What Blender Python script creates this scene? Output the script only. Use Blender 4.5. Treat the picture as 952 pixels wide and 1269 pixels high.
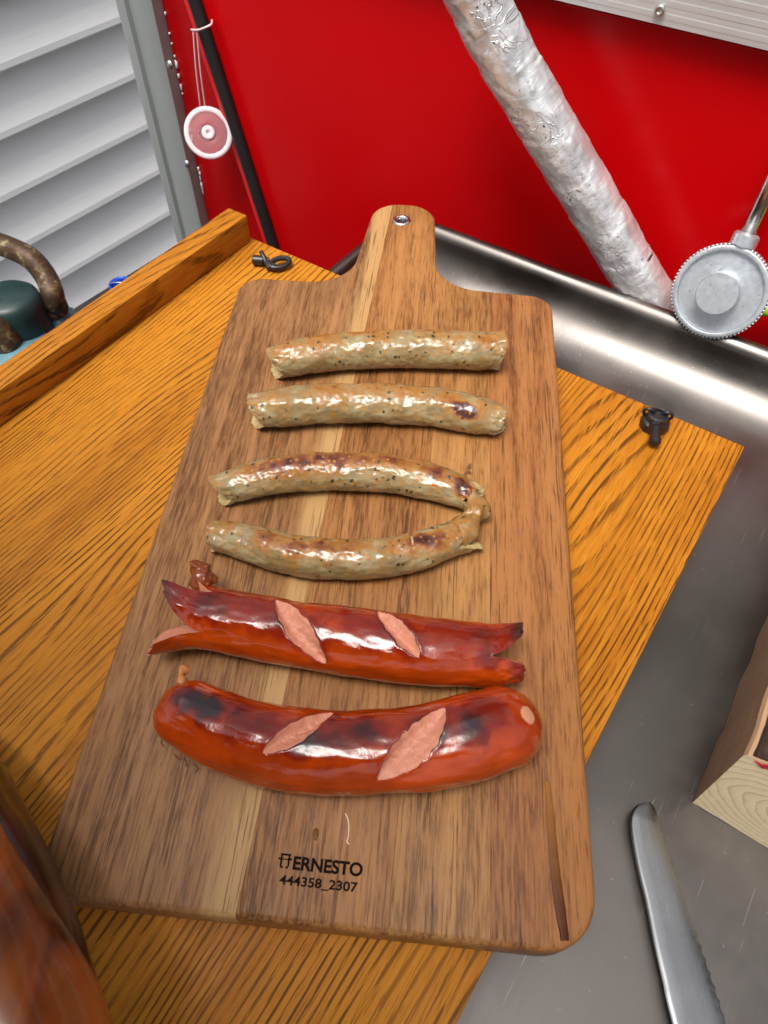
import bpy, bmesh, math, random
from mathutils import Vector, Matrix, noise
random.seed(7)
for o in list(bpy.data.objects): bpy.data.objects.remove(o)
SC = bpy.context.scene
COL = SC.collection
R = math.radians
PI = math.pi

# ------------------------------------------------------------------ camera
W0, H0, F0 = 952.0, 1269.0, 890.0            # photograph's pixels, focal length in pixels
CH = 0.29                                     # camera height above the cutting board (z = 0 is its top face)
PITCH, ROLL = R(53.611), R(0.294)
ANG_B, ANG_T, ANG_S = R(5.044), R(33.71), R(37.26)   # cutting board, table/trailer, house
_u = Vector((math.sin(ROLL)*math.cos(PITCH), -math.cos(ROLL)*math.cos(PITCH), -math.sin(PITCH)))
_f = (Vector((0, 0, 1)) - _u*_u.z).normalized()
_r = _f.cross(_u)
CAMLOC = Vector((0, 0, CH))
cam = bpy.data.cameras.new('camera')
cam.sensor_fit = 'VERTICAL'; cam.sensor_height = 36.0
cam.lens = F0/H0*36.0
cam.clip_start = 0.01; cam.clip_end = 200
cam.dof.use_dof = True; cam.dof.focus_distance = 0.385; cam.dof.aperture_fstop = 34.0
camo = bpy.data.objects.new('camera', cam); COL.objects.link(camo)
camo.matrix_world = Matrix(((_r.x, -_r.y, -_r.z, 0), (_f.x, -_f.y, -_f.z, 0), (_u.x, -_u.y, -_u.z, CH), (0, 0, 0, 1)))
SC.camera = camo

# ------------------------------------------------------------------ sky, sun, exposure
SUN_EL, SUN_AZ = R(70), R(-142)                # azimuth from +Y (away from the camera), negative = to the left
wld = bpy.data.worlds.new('World'); SC.world = wld; wld.use_nodes = True
wn = wld.node_tree.nodes; wl = wld.node_tree.links
sky = wn.new('ShaderNodeTexSky'); sky.sky_type = 'NISHITA'; sky.sun_disc = False
sky.sun_elevation = SUN_EL; sky.sun_rotation = SUN_AZ
sky.air_density = 1.0; sky.dust_density = 6.0; sky.ozone_density = 0.6
hsv = wn.new('ShaderNodeHueSaturation'); hsv.inputs['Saturation'].default_value = 0.25      # thin overcast: a whiter sky
wl.new(sky.outputs[0], hsv.inputs['Color']); wl.new(hsv.outputs[0], wn['Background'].inputs[0]); wn['Background'].inputs[1].default_value = 0.085
sl = bpy.data.lights.new('sun', 'SUN'); sl.energy = 1.5; sl.angle = R(25); sl.color = (1.0, 0.95, 0.87)
so = bpy.data.objects.new('sun', sl); COL.objects.link(so)
sd = Vector((math.sin(SUN_AZ)*math.cos(SUN_EL), math.cos(SUN_AZ)*math.cos(SUN_EL), math.sin(SUN_EL)))
so.rotation_euler = sd.to_track_quat('Z', 'Y').to_euler(); so.location = sd*3
SC.view_settings.view_transform = 'Standard'; SC.view_settings.look = 'None'
SC.view_settings.exposure = 1.1; SC.view_settings.gamma = 1.0
SC.view_settings.use_curve_mapping = False

# ------------------------------------------------------------------ geometry helpers
def dirw(px, py):
    d = Vector((px-W0/2, py-H0/2, F0)); return Vector((d.dot(_r), d.dot(_f), d.dot(_u)))
def at(px, py, z=0.0):                        # a pixel's ray met with the level plane z
    d = dirw(px, py); return CAMLOC + d*((z-CH)/d.z)
def on(px, py, n, k):                         # a pixel's ray met with the plane n.P = k
    d = dirw(px, py); return CAMLOC + d*((k-n.dot(CAMLOC))/n.dot(d))
def proj(P):
    q = Vector(P)-CAMLOC
    c = _r*q.x + _f*q.y + _u*q.z
    return (c.x/c.z*F0+W0/2, c.y/c.z*F0+H0/2, c.z)
def hd(a): return Vector((math.sin(a), math.cos(a), 0))
T1, T2 = hd(ANG_T), hd(ANG_T+PI/2)            # table: away, right
B1, B2 = hd(ANG_B), hd(ANG_B+PI/2)            # cutting board: away, right
S1 = hd(ANG_S); SN = Vector((S1.y, -S1.x, 0)) # house wall: along, facing out
UP = Vector((0, 0, 1))

def link(o, parent=None):
    COL.objects.link(o)
    if parent: o.parent = parent
    return o
def tag(o, label=None, cat=None, group=None, kind=None):
    if label: o['label'] = label
    if cat: o['category'] = cat
    if group: o['group'] = group
    if kind: o['kind'] = kind
    return o
def empty(name, loc=(0, 0, 0), ang=0.0, label=None, cat=None, group=None):
    o = bpy.data.objects.new(name, None); o.empty_display_size = .02
    o.location = loc; o.rotation_euler = (0, 0, -ang); link(o)
    return tag(o, label, cat, group)
def obj(name, bm, mats, parent=None, smooth=True, loc=None, rot=None):
    me = bpy.data.meshes.new(name)
    bm.normal_update(); bm.to_mesh(me); bm.free()
    if not isinstance(mats, (list, tuple)): mats = [mats]
    for m in mats: me.materials.append(m)
    if smooth:
        me.polygons.foreach_set('use_smooth', [True]*len(me.polygons))
        if smooth == 'auto': me.set_sharp_from_angle(angle=R(35))
    o = bpy.data.objects.new(name, me)
    if loc is not None: o.location = loc
    if rot is not None: o.rotation_euler = rot
    return link(o, parent)
def pydata(name, vs, fs, mats, parent=None, smooth=True, midx=None, attrs=None):
    me = bpy.data.meshes.new(name); me.from_pydata([tuple(v) for v in vs], [], fs)
    if not isinstance(mats, (list, tuple)): mats = [mats]
    for m in mats: me.materials.append(m)
    if smooth: me.polygons.foreach_set('use_smooth', [True]*len(me.polygons))
    if midx: me.polygons.foreach_set('material_index', midx)
    for k, vals in (attrs or {}).items():
        a = me.attributes.new(k, 'FLOAT', 'POINT'); a.data.foreach_set('value', vals)
    me.update()
    o = bpy.data.objects.new(name, me); return link(o, parent)
def box(bm, lo, hi, bev=0.0, seg=2):
    g = bmesh.ops.create_cube(bm, size=1.0)
    lo = Vector(lo); hi = Vector(hi); c = (lo+hi)/2; s = hi-lo
    for v in g['verts']: v.co = Vector((v.co.x*s.x, v.co.y*s.y, v.co.z*s.z))+c
    if bev:
        es = list({e for v in g['verts'] for e in v.link_edges})
        bmesh.ops.bevel(bm, geom=es, offset=bev, segments=seg, profile=.6, affect='EDGES')
    return bm
def prism(bm, poly, z0, z1, bev=0.0, seg=2):
    vb = [bm.verts.new((x, y, z0)) for x, y in poly]; vt = [bm.verts.new((x, y, z1)) for x, y in poly]
    n = len(poly)
    fs = [bm.faces.new(vt), bm.faces.new(vb[::-1])]
    for i in range(n): fs.append(bm.faces.new((vb[i], vb[(i+1) % n], vt[(i+1) % n], vt[i])))
    bmesh.ops.recalc_face_normals(bm, faces=fs)
    if bev:
        es = [e for f in fs[:2] for e in f.edges]
        bmesh.ops.bevel(bm, geom=es, offset=bev, segments=seg, profile=.5, affect='EDGES', clamp_overlap=True)
    return bm
def lathe(bm, prof, seg=48, cap=True, M=None):
    rings = []
    for r, z in prof:
        rings.append([bm.verts.new((r*math.cos(2*PI*i/seg), r*math.sin(2*PI*i/seg), z)) for i in range(seg)])
    for a, b in zip(rings, rings[1:]):
        for i in range(seg): bm.faces.new((a[i], a[(i+1) % seg], b[(i+1) % seg], b[i]))
    if cap:
        if prof[0][0] > 1e-6: bm.faces.new(rings[0][::-1])
        if prof[-1][0] > 1e-6: bm.faces.new(rings[-1])
    vs = [v for r in rings for v in r]
    if M:
        for v in vs: v.co = M @ v.co
    return bm
def spline(pts, n):
    pts = [Vector(p) for p in pts]
    P = [pts[0]*2-pts[1]] + pts + [pts[-1]*2-pts[-2]]
    fine = []
    for i in range(len(pts)-1):
        p0, p1, p2, p3 = P[i:i+4]
        for k in range(40):
            t = k/40
            fine.append(.5*((2*p1)+(p2-p0)*t+(2*p0-5*p1+4*p2-p3)*t*t+(3*p1-p0-3*p2+p3)*t**3))
    fine.append(pts[-1])
    L = [0]
    for a, b in zip(fine, fine[1:]): L.append(L[-1]+(b-a).length)
    out = []; j = 0
    for i in range(n):
        t = L[-1]*i/(n-1)
        while j < len(L)-2 and L[j+1] < t: j += 1
        k = (t-L[j])/max(1e-9, L[j+1]-L[j]); out.append(fine[j].lerp(fine[j+1], min(1, k)))
    return out
def tube(bm, pts, rad, seg=12, n=None, cap=True):
    if n: pts = spline(pts, n)
    pts = [Vector(p) for p in pts]
    if not callable(rad):
        r0 = rad; rad = lambda t: r0
    prev = None; rings = []
    for i, p in enumerate(pts):
        T = (pts[min(i+1, len(pts)-1)]-pts[max(i-1, 0)]).normalized()
        if prev is None:
            A = T.orthogonal().normalized()
        else:
            A = (prev-T*prev.dot(T)).normalized()
        prev = A; Bv = T.cross(A); r = rad(i/(len(pts)-1))
        rings.append([bm.verts.new(p+(A*math.cos(2*PI*k/seg)+Bv*math.sin(2*PI*k/seg))*r) for k in range(seg)])
    for a, b in zip(rings, rings[1:]):
        for i in range(seg): bm.faces.new((a[i], a[(i+1) % seg], b[(i+1) % seg], b[i]))
    if cap: bm.faces.new(rings[0][::-1]); bm.faces.new(rings[-1])
    return bm
def to_axis(loc, z, x=None):                  # matrix whose local Z points along z
    z = Vector(z).normalized(); x = Vector(x) if x else z.orthogonal()
    x = (x-z*x.dot(z)).normalized(); y = z.cross(x)
    return Matrix(((x.x, y.x, z.x, loc[0]), (x.y, y.y, z.y, loc[1]), (x.z, y.z, z.z, loc[2]), (0, 0, 0, 1)))
def fbm(v, oct=4): return noise.fractal(Vector(v), 1.0, 2.0, oct)

# ------------------------------------------------------------------ material helpers
class NT:
    def __init__(s, name):
        s.m = bpy.data.materials.new(name); s.m.use_nodes = True
        s.t = s.m.node_tree; s.b = s.t.nodes['Principled BSDF']
    def n(s, t, **k):
        nd = s.t.nodes.new('ShaderNode'+t)
        for a, v in k.items():
            if hasattr(nd, a): setattr(nd, a, v)
        return nd
    def set(s, inp, v):
        if hasattr(v, 'is_linked') or hasattr(v, 'links'): s.t.links.new(v, inp)
        elif isinstance(v, tuple) and len(v) == 3 and len(inp.default_value) == 4: inp.default_value = (*v, 1)
        else: inp.default_value = v
    def p(s, **k):
        for a, v in k.items(): s.set(s.b.inputs[a.replace('_', ' ')], v)
        return s
    def math(s, op, a, b=0.0, c=0.0, clamp=False):
        nd = s.n('Math', operation=op, use_clamp=clamp)
        for i, v in enumerate((a, b, c)): s.set(nd.inputs[i], v)
        return nd.outputs[0]
    def mix(s, f, a, b, mode='MIX'):
        nd = s.n('Mix', data_type='RGBA', blend_type=mode)
        s.set(nd.inputs[0], f); s.set(nd.inputs[6], a); s.set(nd.inputs[7], b); return nd.outputs[2]
    def coord(s, scale=(1, 1, 1), rot=(0, 0, 0), loc=(0, 0, 0), kind='Object'):
        tc = s.n('TexCoord'); mp = s.n('Mapping'); s.t.links.new(tc.outputs[kind], mp.inputs[0])
        mp.inputs['Scale'].default_value = scale; mp.inputs['Rotation'].default_value = rot; mp.inputs['Location'].default_value = loc
        return mp.outputs[0]
    def noise(s, co, scale=5, detail=4, rough=.55, dist=0.0):
        nd = s.n('TexNoise'); s.t.links.new(co, nd.inputs['Vector'])
        for k, v in (('Scale', scale), ('Detail', detail), ('Roughness', rough), ('Distortion', dist)): nd.inputs[k].default_value = v
        return nd.outputs[0]
    def vor(s, co, scale=5, feature='F1', out=0, rand=1.0):
        nd = s.n('TexVoronoi', feature=feature); s.t.links.new(co, nd.inputs['Vector'])
        nd.inputs['Scale'].default_value = scale; nd.inputs['Randomness'].default_value = rand
        return nd.outputs[out]
    def ramp(s, f, *stops):
        nd = s.n('ValToRGB'); s.set(nd.inputs[0], f); e = nd.color_ramp.elements
        while len(e) < len(stops): e.new(.5)
        for el, (q, c) in zip(e, stops):
            el.position = q; el.color = (*c, 1) if isinstance(c, tuple) else (c, c, c, 1)
        return nd.outputs[0]
    def step(s, f, a, b):
        nd = s.n('MapRange', interpolation_type='SMOOTHSTEP'); s.set(nd.inputs[0], f); nd.inputs[1].default_value = a; nd.inputs[2].default_value = b
        return nd.outputs[0]
    def attr(s, name): return s.n('Attribute', attribute_name=name).outputs['Fac']
    def bump(s, h, strength=.3, dist=.001, normal=None):
        nd = s.n('Bump'); nd.inputs['Strength'].default_value = strength; nd.inputs['Distance'].default_value = dist
        s.set(nd.inputs['Height'], h)
        if normal is not None: s.t.links.new(normal, nd.inputs['Normal'])
        s.t.links.new(nd.outputs[0], s.b.inputs['Normal']); return nd.outputs[0]
def flat(name, col, rough=.5, metal=0.0, var=.12, scale=60, bump=.0, **k):
    t = NT(name); co = t.coord()
    n = t.noise(co, scale, 5)
    c = t.mix(n, tuple(x*(1-var) for x in col), tuple(min(1, x*(1+var)) for x in col))
    t.p(Base_Color=c, Roughness=t.math('MULTIPLY_ADD', n, .25, rough-.12), Metallic=metal, **k)
    if bump: t.bump(n, bump, .0006)
    return t.m

# ---- wood for the staves of the cutting board (grain along local Y)
def acacia(name, light, mid, dark, seed, sap=None):
    t = NT(name)
    co = t.coord((1, .035, 1), loc=(seed*1.37, seed*.21, seed*.7))
    co2 = t.coord((1, .09, 1), loc=(seed*2.1, seed*.4, 0))
    warp = t.noise(t.coord((1, .25, 1), loc=(seed, seed, 0)), 18, 2)
    band = t.noise(co, 120, 5, .65, .5)
    fine = t.noise(co2, 800, 3, .7)
    c = t.ramp(t.math('MULTIPLY_ADD', warp, .35, t.math('MULTIPLY', band, .75)), (.38, dark), (.52, mid), (.64, light))
    c = t.mix(t.math('MULTIPLY', t.step(fine, .42, .62), .6), c, light); c = t.mix(t.math('MULTIPLY', t.ramp(fine, (.30, 1.0), (.46, 0.0)), .55), c, dark)
    if sap is not None:                        # pale sapwood along one side of the stave
        sx = t.n('SeparateXYZ'); tc = t.n('TexCoord'); t.t.links.new(tc.outputs['Object'], sx.inputs[0])
        x = t.math('MULTIPLY_ADD', sx.outputs[1], -sap[2], sx.outputs[0])
        x = t.math('ADD', x, t.math('MULTIPLY_ADD', band, .012, -.006))
        m = t.n('MapRange'); t.set(m.inputs[0], x); m.inputs[1].default_value = sap[0]; m.inputs[2].default_value = sap[1]
        c = t.mix(m.outputs[0], c, t.mix(band, (.38, .205, .075), (.50, .30, .125)))
    # pores: short dark dashes
    po = t.noise(t.coord((1, .028, 1), loc=(seed*3, 0, 0)), 1350, 2, .5)
    pm = t.step(po, .57, .66)
    den = t.step(t.noise(t.coord((1, .08, 1), loc=(0, seed, 0)), 60, 2), .35, .6)
    c = t.mix(t.math('MULTIPLY', t.math('MULTIPLY', pm, den), .60), c, tuple(x*.30 for x in dark))
    blot = t.noise(t.coord((1, .6, 1), loc=(seed, 3, 0)), 22, 4)
    c = t.mix(t.math('MULTIPLY', t.step(blot, .48, .75), .35), c, tuple(x*.55 for x in dark))
    t.p(Base_Color=c, Roughness=t.math('MULTIPLY_ADD', blot, .30, .30), Specular_IOR_Level=.22)
    h = t.math('SUBTRACT', t.math('MULTIPLY', fine, .5), pm)
    t.bump(h, .35, .0004)
    return t.m
# ---- varnished oak (grain along local Y)
def oak(name, seed=0.0, tint=1.0):
    t = NT(name)
    sx = t.n('SeparateXYZ'); tc = t.n('TexCoord'); t.t.links.new(tc.outputs['Object'], sx.inputs[0])
    low = t.noise(t.coord((1, .20, 1), loc=(seed, seed*.3, 0)), 10, 2, .45)
    v = t.math('MULTIPLY_ADD', low, 24.0, t.math('MULTIPLY', sx.outputs[0], 275.0))
    fr = t.math('FRACT', v)                                    # growth rings
    early = t.ramp(fr, (0.0, 1.0), (.20, .95), (.36, .04), (.94, 0.0), (1.0, .9))
    po = t.noise(t.coord((1, .045, 1), loc=(seed*2, 0, 0)), 1300, 2, .55)
    po2 = t.noise(t.coord((1, .03, 1), loc=(seed*5, 1, 0)), 2000, 2, .5)
    pm = t.math('MULTIPLY', t.step(po, .40, .50), early)
    pm = t.math('MULTIPLY', pm, t.ramp(t.noise(t.coord((1, .22, 1), loc=(seed+4, 2, 0)), 34, 3), (.32, .50), (.58, 1.0)))
    pm = t.math('MAXIMUM', pm, t.math('MULTIPLY', t.step(po2, .58, .66), .5))
    fine = t.noise(t.coord((1, .03, 1)), 700, 3, .7)
    broad = t.step(t.noise(t.coord((1, .18, 1), loc=(seed, 0, 0)), 26, 3), .3, .7)
    c = t.mix(broad, (.36*tint, .118*tint, .007*tint), (.52*tint, .195*tint, .014*tint))
    c = t.mix(t.math('MULTIPLY', t.step(fine, .4, .7), .45), c, (.58*tint, .245*tint, .024*tint))
    c = t.mix(t.math('MULTIPLY', early, .08), c, (.36*tint, .115*tint, .01*tint))
    c = t.mix(t.math('MULTIPLY', pm, .85), c, (.050, .013, .003))
    t.p(Base_Color=c, Roughness=t.math('MULTIPLY_ADD', broad, .2, .40), Specular_IOR_Level=.18)
    t.bump(t.math('MULTIPLY', pm, -1.0), .45, .0004)
    return t.m
def steel(name, col=(.50, .49, .48), r0=.26, r1=.42, scr=True):
    t = NT(name)
    br = t.noise(t.coord((1, .03, 1)), 500, 3, .7)
    cl = t.noise(t.coord(), 11, 5, .6)
    sp = t.noise(t.coord(), 260, 4, .7)
    r = t.math('MULTIPLY_ADD', t.step(cl, .3, .75), r1-r0, r0)
    r = t.math('MULTIPLY_ADD', br, .10, r)
    c = t.mix(t.step(cl, .3, .7), tuple(x*.80 for x in col), col)
    c = t.mix(t.math('MULTIPLY', t.step(sp, .66, .74), .25), c, (.6, .59, .57))
    h = br
    if scr:
        m = None
        for i, (ang, sc) in enumerate(((.5, 34), (1.9, 27), (2.6, 40))):
            w = t.noise(t.coord((1, .012, 1), rot=(0, 0, ang), loc=(i, i*2, 0)), sc*34, 1, .3, .0)
            k = t.step(w, .735, .75)
            gate = t.step(t.noise(t.coord(loc=(i*4, 0, 0)), 30, 2), .5, .6)
            k = t.math('MULTIPLY', k, gate)
            m = k if m is None else t.math('MAXIMUM', m, k)
        c = t.mix(t.math('MULTIPLY', m, .3), c, (.55, .54, .52))
        h = t.math('SUBTRACT', t.math('MULTIPLY', br, .4), m)
    t.p(Base_Color=c, Metallic=1.0, Roughness=r)
    t.bump(h, .12, .0003)
    return t.m

M = {}
M['steel'] = steel('steel', (.165, .150, .140), .27, .46)
M['oak'] = oak('oak_panel', 0.0); M['oak_rail'] = oak('oak_rail', 3.3)
M['black'] = flat('black_metal', (.010, .009, .009), .38, 0.0, .3, 300, Specular_IOR_Level=.6)
M['chrome'] = flat('eyelet_metal', (.62, .61, .60), .22, 1.0)
M['print'] = flat('burned_print', (.012, .006, .004), .9, 0, .3, 500, Specular_IOR_Level=.1)

# ================================================================== SETTING
ZG = -0.74
gm = NT('ground'); gn = gm.noise(gm.coord(), 30, 6)
gm.p(Base_Color=gm.mix(gn, (.018, .016, .014), (.06, .055, .05)), Roughness=.9); gm.bump(gn, .8, .01)
bm = bmesh.new(); bmesh.ops.create_grid(bm, x_segments=4, y_segments=4, size=30)
g = obj('ground', bm, gm.m, smooth=False, loc=(0, 0, ZG)); tag(g, 'dark earth ground below the house wall', 'ground', kind='structure')

# ---- steel sink tray, in the table's frame (local x = T2, y = T1)
ZR, ZF = -0.0385, -0.078
def tloc(P): return Vector((P.dot(T2), P.dot(T1), P.z))
sx0, sx1, sy0, sy1 = -0.2961, 0.46, -0.34, 0.4664
bm = bmesh.new()
def rrect(inset, r, z, n=10):
    x0, x1, y0, y1 = sx0+inset, sx1-inset, sy0+inset, sy1-inset; out = []
    for cx, cy, a0 in ((x1-r, y1-r, 0), (x0+r, y1-r, 90), (x0+r, y0+r, 180), (x1-r, y0+r, 270)):
        for k in range(n+1):
            a = R(a0+90*k/n); out.append(bm.verts.new((cx+r*math.cos(a), cy+r*math.sin(a), z)))
    return out
loops = [rrect(-.001, .012, ZR-.012), rrect(-.0018, .012, ZR-.006), rrect(-.001, .012, ZR-.0012), rrect(.0012, .011, ZR), rrect(.007, .010, ZR-.0008)]
rr = .034
for k in range(0, 13):
    a = R(8+82*k/12)
    loops.append(rrect(.009+rr*1.25*(1-math.cos(a)), .020+.012*k/12, ZR-.003-(ZR-ZF-.003)*math.sin(a)**1.0))
for a, b in zip(loops, loops[1:]):
    n = len(a)
    for i in range(n): bm.faces.new((a[i], a[(i+1) % n], b[(i+1) % n], b[i]))
bm.faces.new(loops[-1])
bmesh.ops.recalc_face_normals(bm, faces=bm.faces[:])
sink = empty('steel_sink', (0, 0, 0), ANG_T, 'scratched stainless steel sink tray under the oak tabletop', 'sink')
o = obj('basin', bm, M['steel'], sink)
if o.data.polygons[-1].normal.z < 0: o.data.flip_normals()
# legs of the sink stand, so that the tray is carried
for sx in (sx0+.02, sx1-.05):
    for sy in (sy0+.02, sy1-.05):
        bm = bmesh.new(); box(bm, (sx, sy, ZG), (sx+.03, sy+.03, ZF-.001), .003); obj('leg', bm, M['steel'], sink)

# ---- red trailer wall behind the sink (vertical plane, normal -T1)
KW = 0.518
def wl_(px, py, off=0.0):                     # pixel -> (x along T2, z) on the wall plane, off metres in front of it
    P = on(px, py, T1, KW-off); return P.dot(T2), P.z
red = NT('red_paint'); rn = red.noise(red.coord(), 7, 4); rf = red.noise(red.coord(), 240, 4)
red.p(Base_Color=red.mix(rn, (.42, .0007, .0022), (.49, .0011, .0027)), Roughness=red.math('MULTIPLY_ADD', rf, .10, .18), Specular_IOR_Level=.10)
red.bump(red.noise(red.coord(), 40, 3), .05, .002)
redf = NT('red_flange'); rn = redf.noise(redf.coord(), 30, 4)
redf.p(Base_Color=redf.mix(rn, (.55, .004, .006), (.66, .008, .010)), Roughness=.34)
alu = NT('aluminium'); an = alu.noise(alu.coord((.02, 1, 1)), 420, 3, .7); ab = alu.noise(alu.coord(), 25, 4)
alu.p(Base_Color=alu.mix(an, (.52, .52, .52), (.80, .80, .79)), Metallic=.55, Roughness=alu.math('MULTIPLY_ADD', ab, .2, .34)); alu.bump(an, .2, .0005)
grey = NT('grey_post'); gn2 = grey.noise(grey.coord((1, 1, .1)), 60, 4)
grey.p(Base_Color=grey.mix(gn2, (.27, .29, .29), (.38, .40, .395)), Roughness=.45, Metallic=.25)
trailer = empty('trailer_wall', T1*KW, ANG_T, 'glossy red trailer wall with grey corner post and aluminium trim', 'wall')
# local frame: x = along T2, y = into the wall, z = world z
(xs0, zs0), (xs1, zs1) = wl_(245, 0), wl_(343, 308)
def seal_x(z): return xs0+(xs1-xs0)*(z-zs0)/(zs1-zs0)
xp0 = wl_(203, 0)[0]; xp1 = wl_(252, 290)[0]; XP = (xp0+xp1)/2      # right edge of the grey post
xa = wl_(690, 0, .011)[1]; xb = wl_(952, 65, .011)[1]; ZA = (xa+xb)/2            # lower edge of the aluminium rail
ZB = ZG+.25
def quadslab(name, pts, y0, y1, mat, bev=.0015):                    # polygon in x,z swept in y
    bm = bmesh.new(); prism(bm, pts, -y1, -y0, bev)
    for v in bm.verts: v.co = Vector((v.co.x, -v.co.z, v.co.y))
    bmesh.ops.recalc_face_normals(bm, faces=bm.faces[:])
    return obj(name, bm, mat, trailer, smooth='auto')
ZT = ZA+.10
quadslab('door_panel', [(seal_x(ZB)+.004, ZB), (.75, ZB), (.75, ZA-.004), (seal_x(ZA)+.004, ZA-.004)], 0.0, .02, red.m)
quadslab('side_panel', [(XP, ZB), (seal_x(ZB)-.016, ZB), (seal_x(ZT)-.016, ZT), (XP, ZT)], .004, .024, red.m)
quadslab('flange', [(seal_x(ZB)-.0155, ZB), (seal_x(ZB)-.005, ZB), (seal_x(ZT)-.005, ZT), (seal_x(ZT)-.0155, ZT)], -.004, .018, redf.m, .003)
bm = bmesh.new()
tube(bm, [Vector((seal_x(z)+.001, -.004, z)) for z in [ZB+(ZT-ZB)*i/20 for i in range(21)]], .0062, 12)
rub = flat('black_rubber', (.006, .006, .006), .55)
obj('rubber_seal', bm, rub, trailer)
# aluminium rail (ribbed extrusion) across the top of the door
bm = bmesh.new(); prof = []
zt = wl_(905, 0, .006)[1]; RH = .034
for i in range(11):
    z = ZA+RH*i/10; d = -.010-.00012*(i % 2); prof.append((d, z)); prof.append((d, z+RH/10*.8))
poly = [(.012, ZA), *prof, (.012, ZA+RH+.004)]
prism(bm, poly, seal_x(ZA)+.02, .75)
for v in bm.verts: v.co = Vector((v.co.z, v.co.x, v.co.y))
bmesh.ops.recalc_face_normals(bm, faces=bm.faces[:])
rail = obj('aluminium_rail', bm, alu.m, trailer, smooth=False)
quadslab('upper_panel', [(seal_x(ZA)+.02, ZA+RH+.006), (.75, ZA+RH+.006), (.75, ZA+.10), (seal_x(ZA)+.02, ZA+.10)], -.004, .014, grey.m)
quadslab('sky_blocker_wall', [(-.30, ZA+.102), (.75, ZA+.102), (.75, .98), (-.30, .98)], .006, .03, flat('blocker_charcoal', (.035, .034, .036), .5))  # added above the view, dark so the steel reflects less sky
for px, py in ((818, 13), (500, -60), (1080, 80)):
    x, z = wl_(px, py, .011)
    bm = bmesh.new(); lathe(bm, [(.0034, 0), (.0034, .0008), (.0028, .0016), (.0014, .0018), (.0012, .0010), (0.0001, .0010)], 20, M=to_axis((x, -.0112, z), (0, -1, 0)))
    obj('screw', bm, M['chrome'], rail)
# grey corner post (ribbed) with rivets
pw = abs(wl_(203, 0)[0]-wl_(158, 0)[0])
post_poly = [(XP-pw, .03), (XP-pw, -.006), (XP-pw*.93, -.010), (XP-pw*.70, -.010), (XP-pw*.66, -.006), (XP-pw*.50, -.006), (XP-pw*.46, -.010),
             (XP-pw*.10, -.010), (XP-.0005, -.007), (XP-.0005, .03)]
bm = bmesh.new(); prism(bm, post_poly, ZB, ZT, 0)
post = obj('corner_post', bm, grey.m, trailer, smooth='auto')
for px, py in ((211, 80), (232, 203)):
    x, z = wl_(px, py, .010)
    for dz in ((0,) if py == 203 else (0, .16)):
        bm = bmesh.new(); lathe(bm, [(.0042, 0), (.0042, .0006), (.0036, .0018), (.0022, .0028), (.0008, .0031), (0.00005, .0032)], 20, M=to_axis((x, -.0098, z+dz), (0, -1, 0)))
        obj('rivet', bm, M['chrome'], post)
# chipped sealant flecks where the side panel meets the post
wh = flat('white_fleck', (.78, .70, .66), .6)
for i in range(26):
    z = wl_(215, 20)[1]+(wl_(252, 270)[1]-wl_(215, 20)[1])*(i+random.random())/26
    if fbm((z*40, 3, 1), 3) < -.12: continue
    h = random.uniform(.0015, .0085); w = random.uniform(.0010, .0022); x = XP+.0026+random.uniform(-.0006, .0008)
    bm = bmesh.new(); box(bm, (x, .0022, z), (x+w, .0041, z+h), .0004, 1); obj('sealant_fleck', bm, wh, trailer)
# trailer carries on behind: a floor frame down to the ground
bm = bmesh.new(); box(bm, (XP-pw, .0, ZG), (.75, .03, ZB-.002), .004); obj('skirt', bm, M['black'], trailer)

# added panel on struts, out of view, keeps sky out of glossy reflections
bm = bmesh.new(); box(bm, (-.62, -1.80, .62), (.42, -.665, .635), .004); blocker_o = obj('sky_blocker', bm, M['black'], trailer, smooth='auto')
for x in (-.28, .40):
    bm = bmesh.new(); tube(bm, [Vector((x, .015, .95)), Vector((x, -.45, .70)), Vector((x, -.675, .63))], .006, 10); obj('blocker_strut', bm, M['chrome'], trailer)

# ---- house wall with lap siding
DS = 1.40; KS = -DS                            # plane SN.P = KS
sid = NT('siding'); sa = sid.noise(sid.coord((.05, 1, 1)), 90, 4, .65); sb = sid.noise(sid.coord(), 8, 4)
sid.p(Base_Color=sid.mix(sb, (.82, .82, .82), (.90, .90, .90)), Roughness=.5); sid.bump(sa, .35, .0012)
house = empty('house_wall', SN*KS, ANG_S-PI/2, 'white lap siding of a house wall beside the trailer', 'wall')
# local frame: x = SN rotated... (x = along S1, y = -SN into the wall)
def hz(px, py): P = on(px, py, SN, KS+.012); return P.z
zl = [hz(0, 67), hz(0, 150), hz(0, 223)]
EX = (zl[0]-zl[2])/2
zbot = hz(150, 338)
nb = round((zl[0]-zbot)/EX); EX = (zl[0]-zbot)/nb
house.rotation_euler = (0, 0, math.atan2(S1.y, S1.x))
bm = bmesh.new()
for x0, x1 in ((-1.2, 2.2),):
    prof = [(-.020, -.016), (-.044, -.014), (-.047, -.010), (-.046, .000), (-.038, .022), (-.020, EX*.62), (-.004, EX-.004), (.004, EX-.004), (.004, -.006)]
    prism(bm, prof, x0, x1)
for v in bm.verts: v.co = Vector((v.co.z, v.co.x, v.co.y))
bmesh.ops.recalc_face_normals(bm, faces=bm.faces[:])
sidmesh = None
for k in range(nb+9):
    if sidmesh is None:
        o = obj('siding_board', bm, sid.m, house, smooth=False); sidmesh = o.data
    else:
        o = link(bpy.data.objects.new('siding_board', sidmesh), house)
    o.location = (0, 0, zbot+k*EX)
fd = flat('foundation', (.02, .02, .022), .9)
bm = bmesh.new(); box(bm, (-1.2, .006, ZG), (2.2, .05, zbot+.004)); obj('foundation', bm, fd, house, smooth=False)

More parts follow.
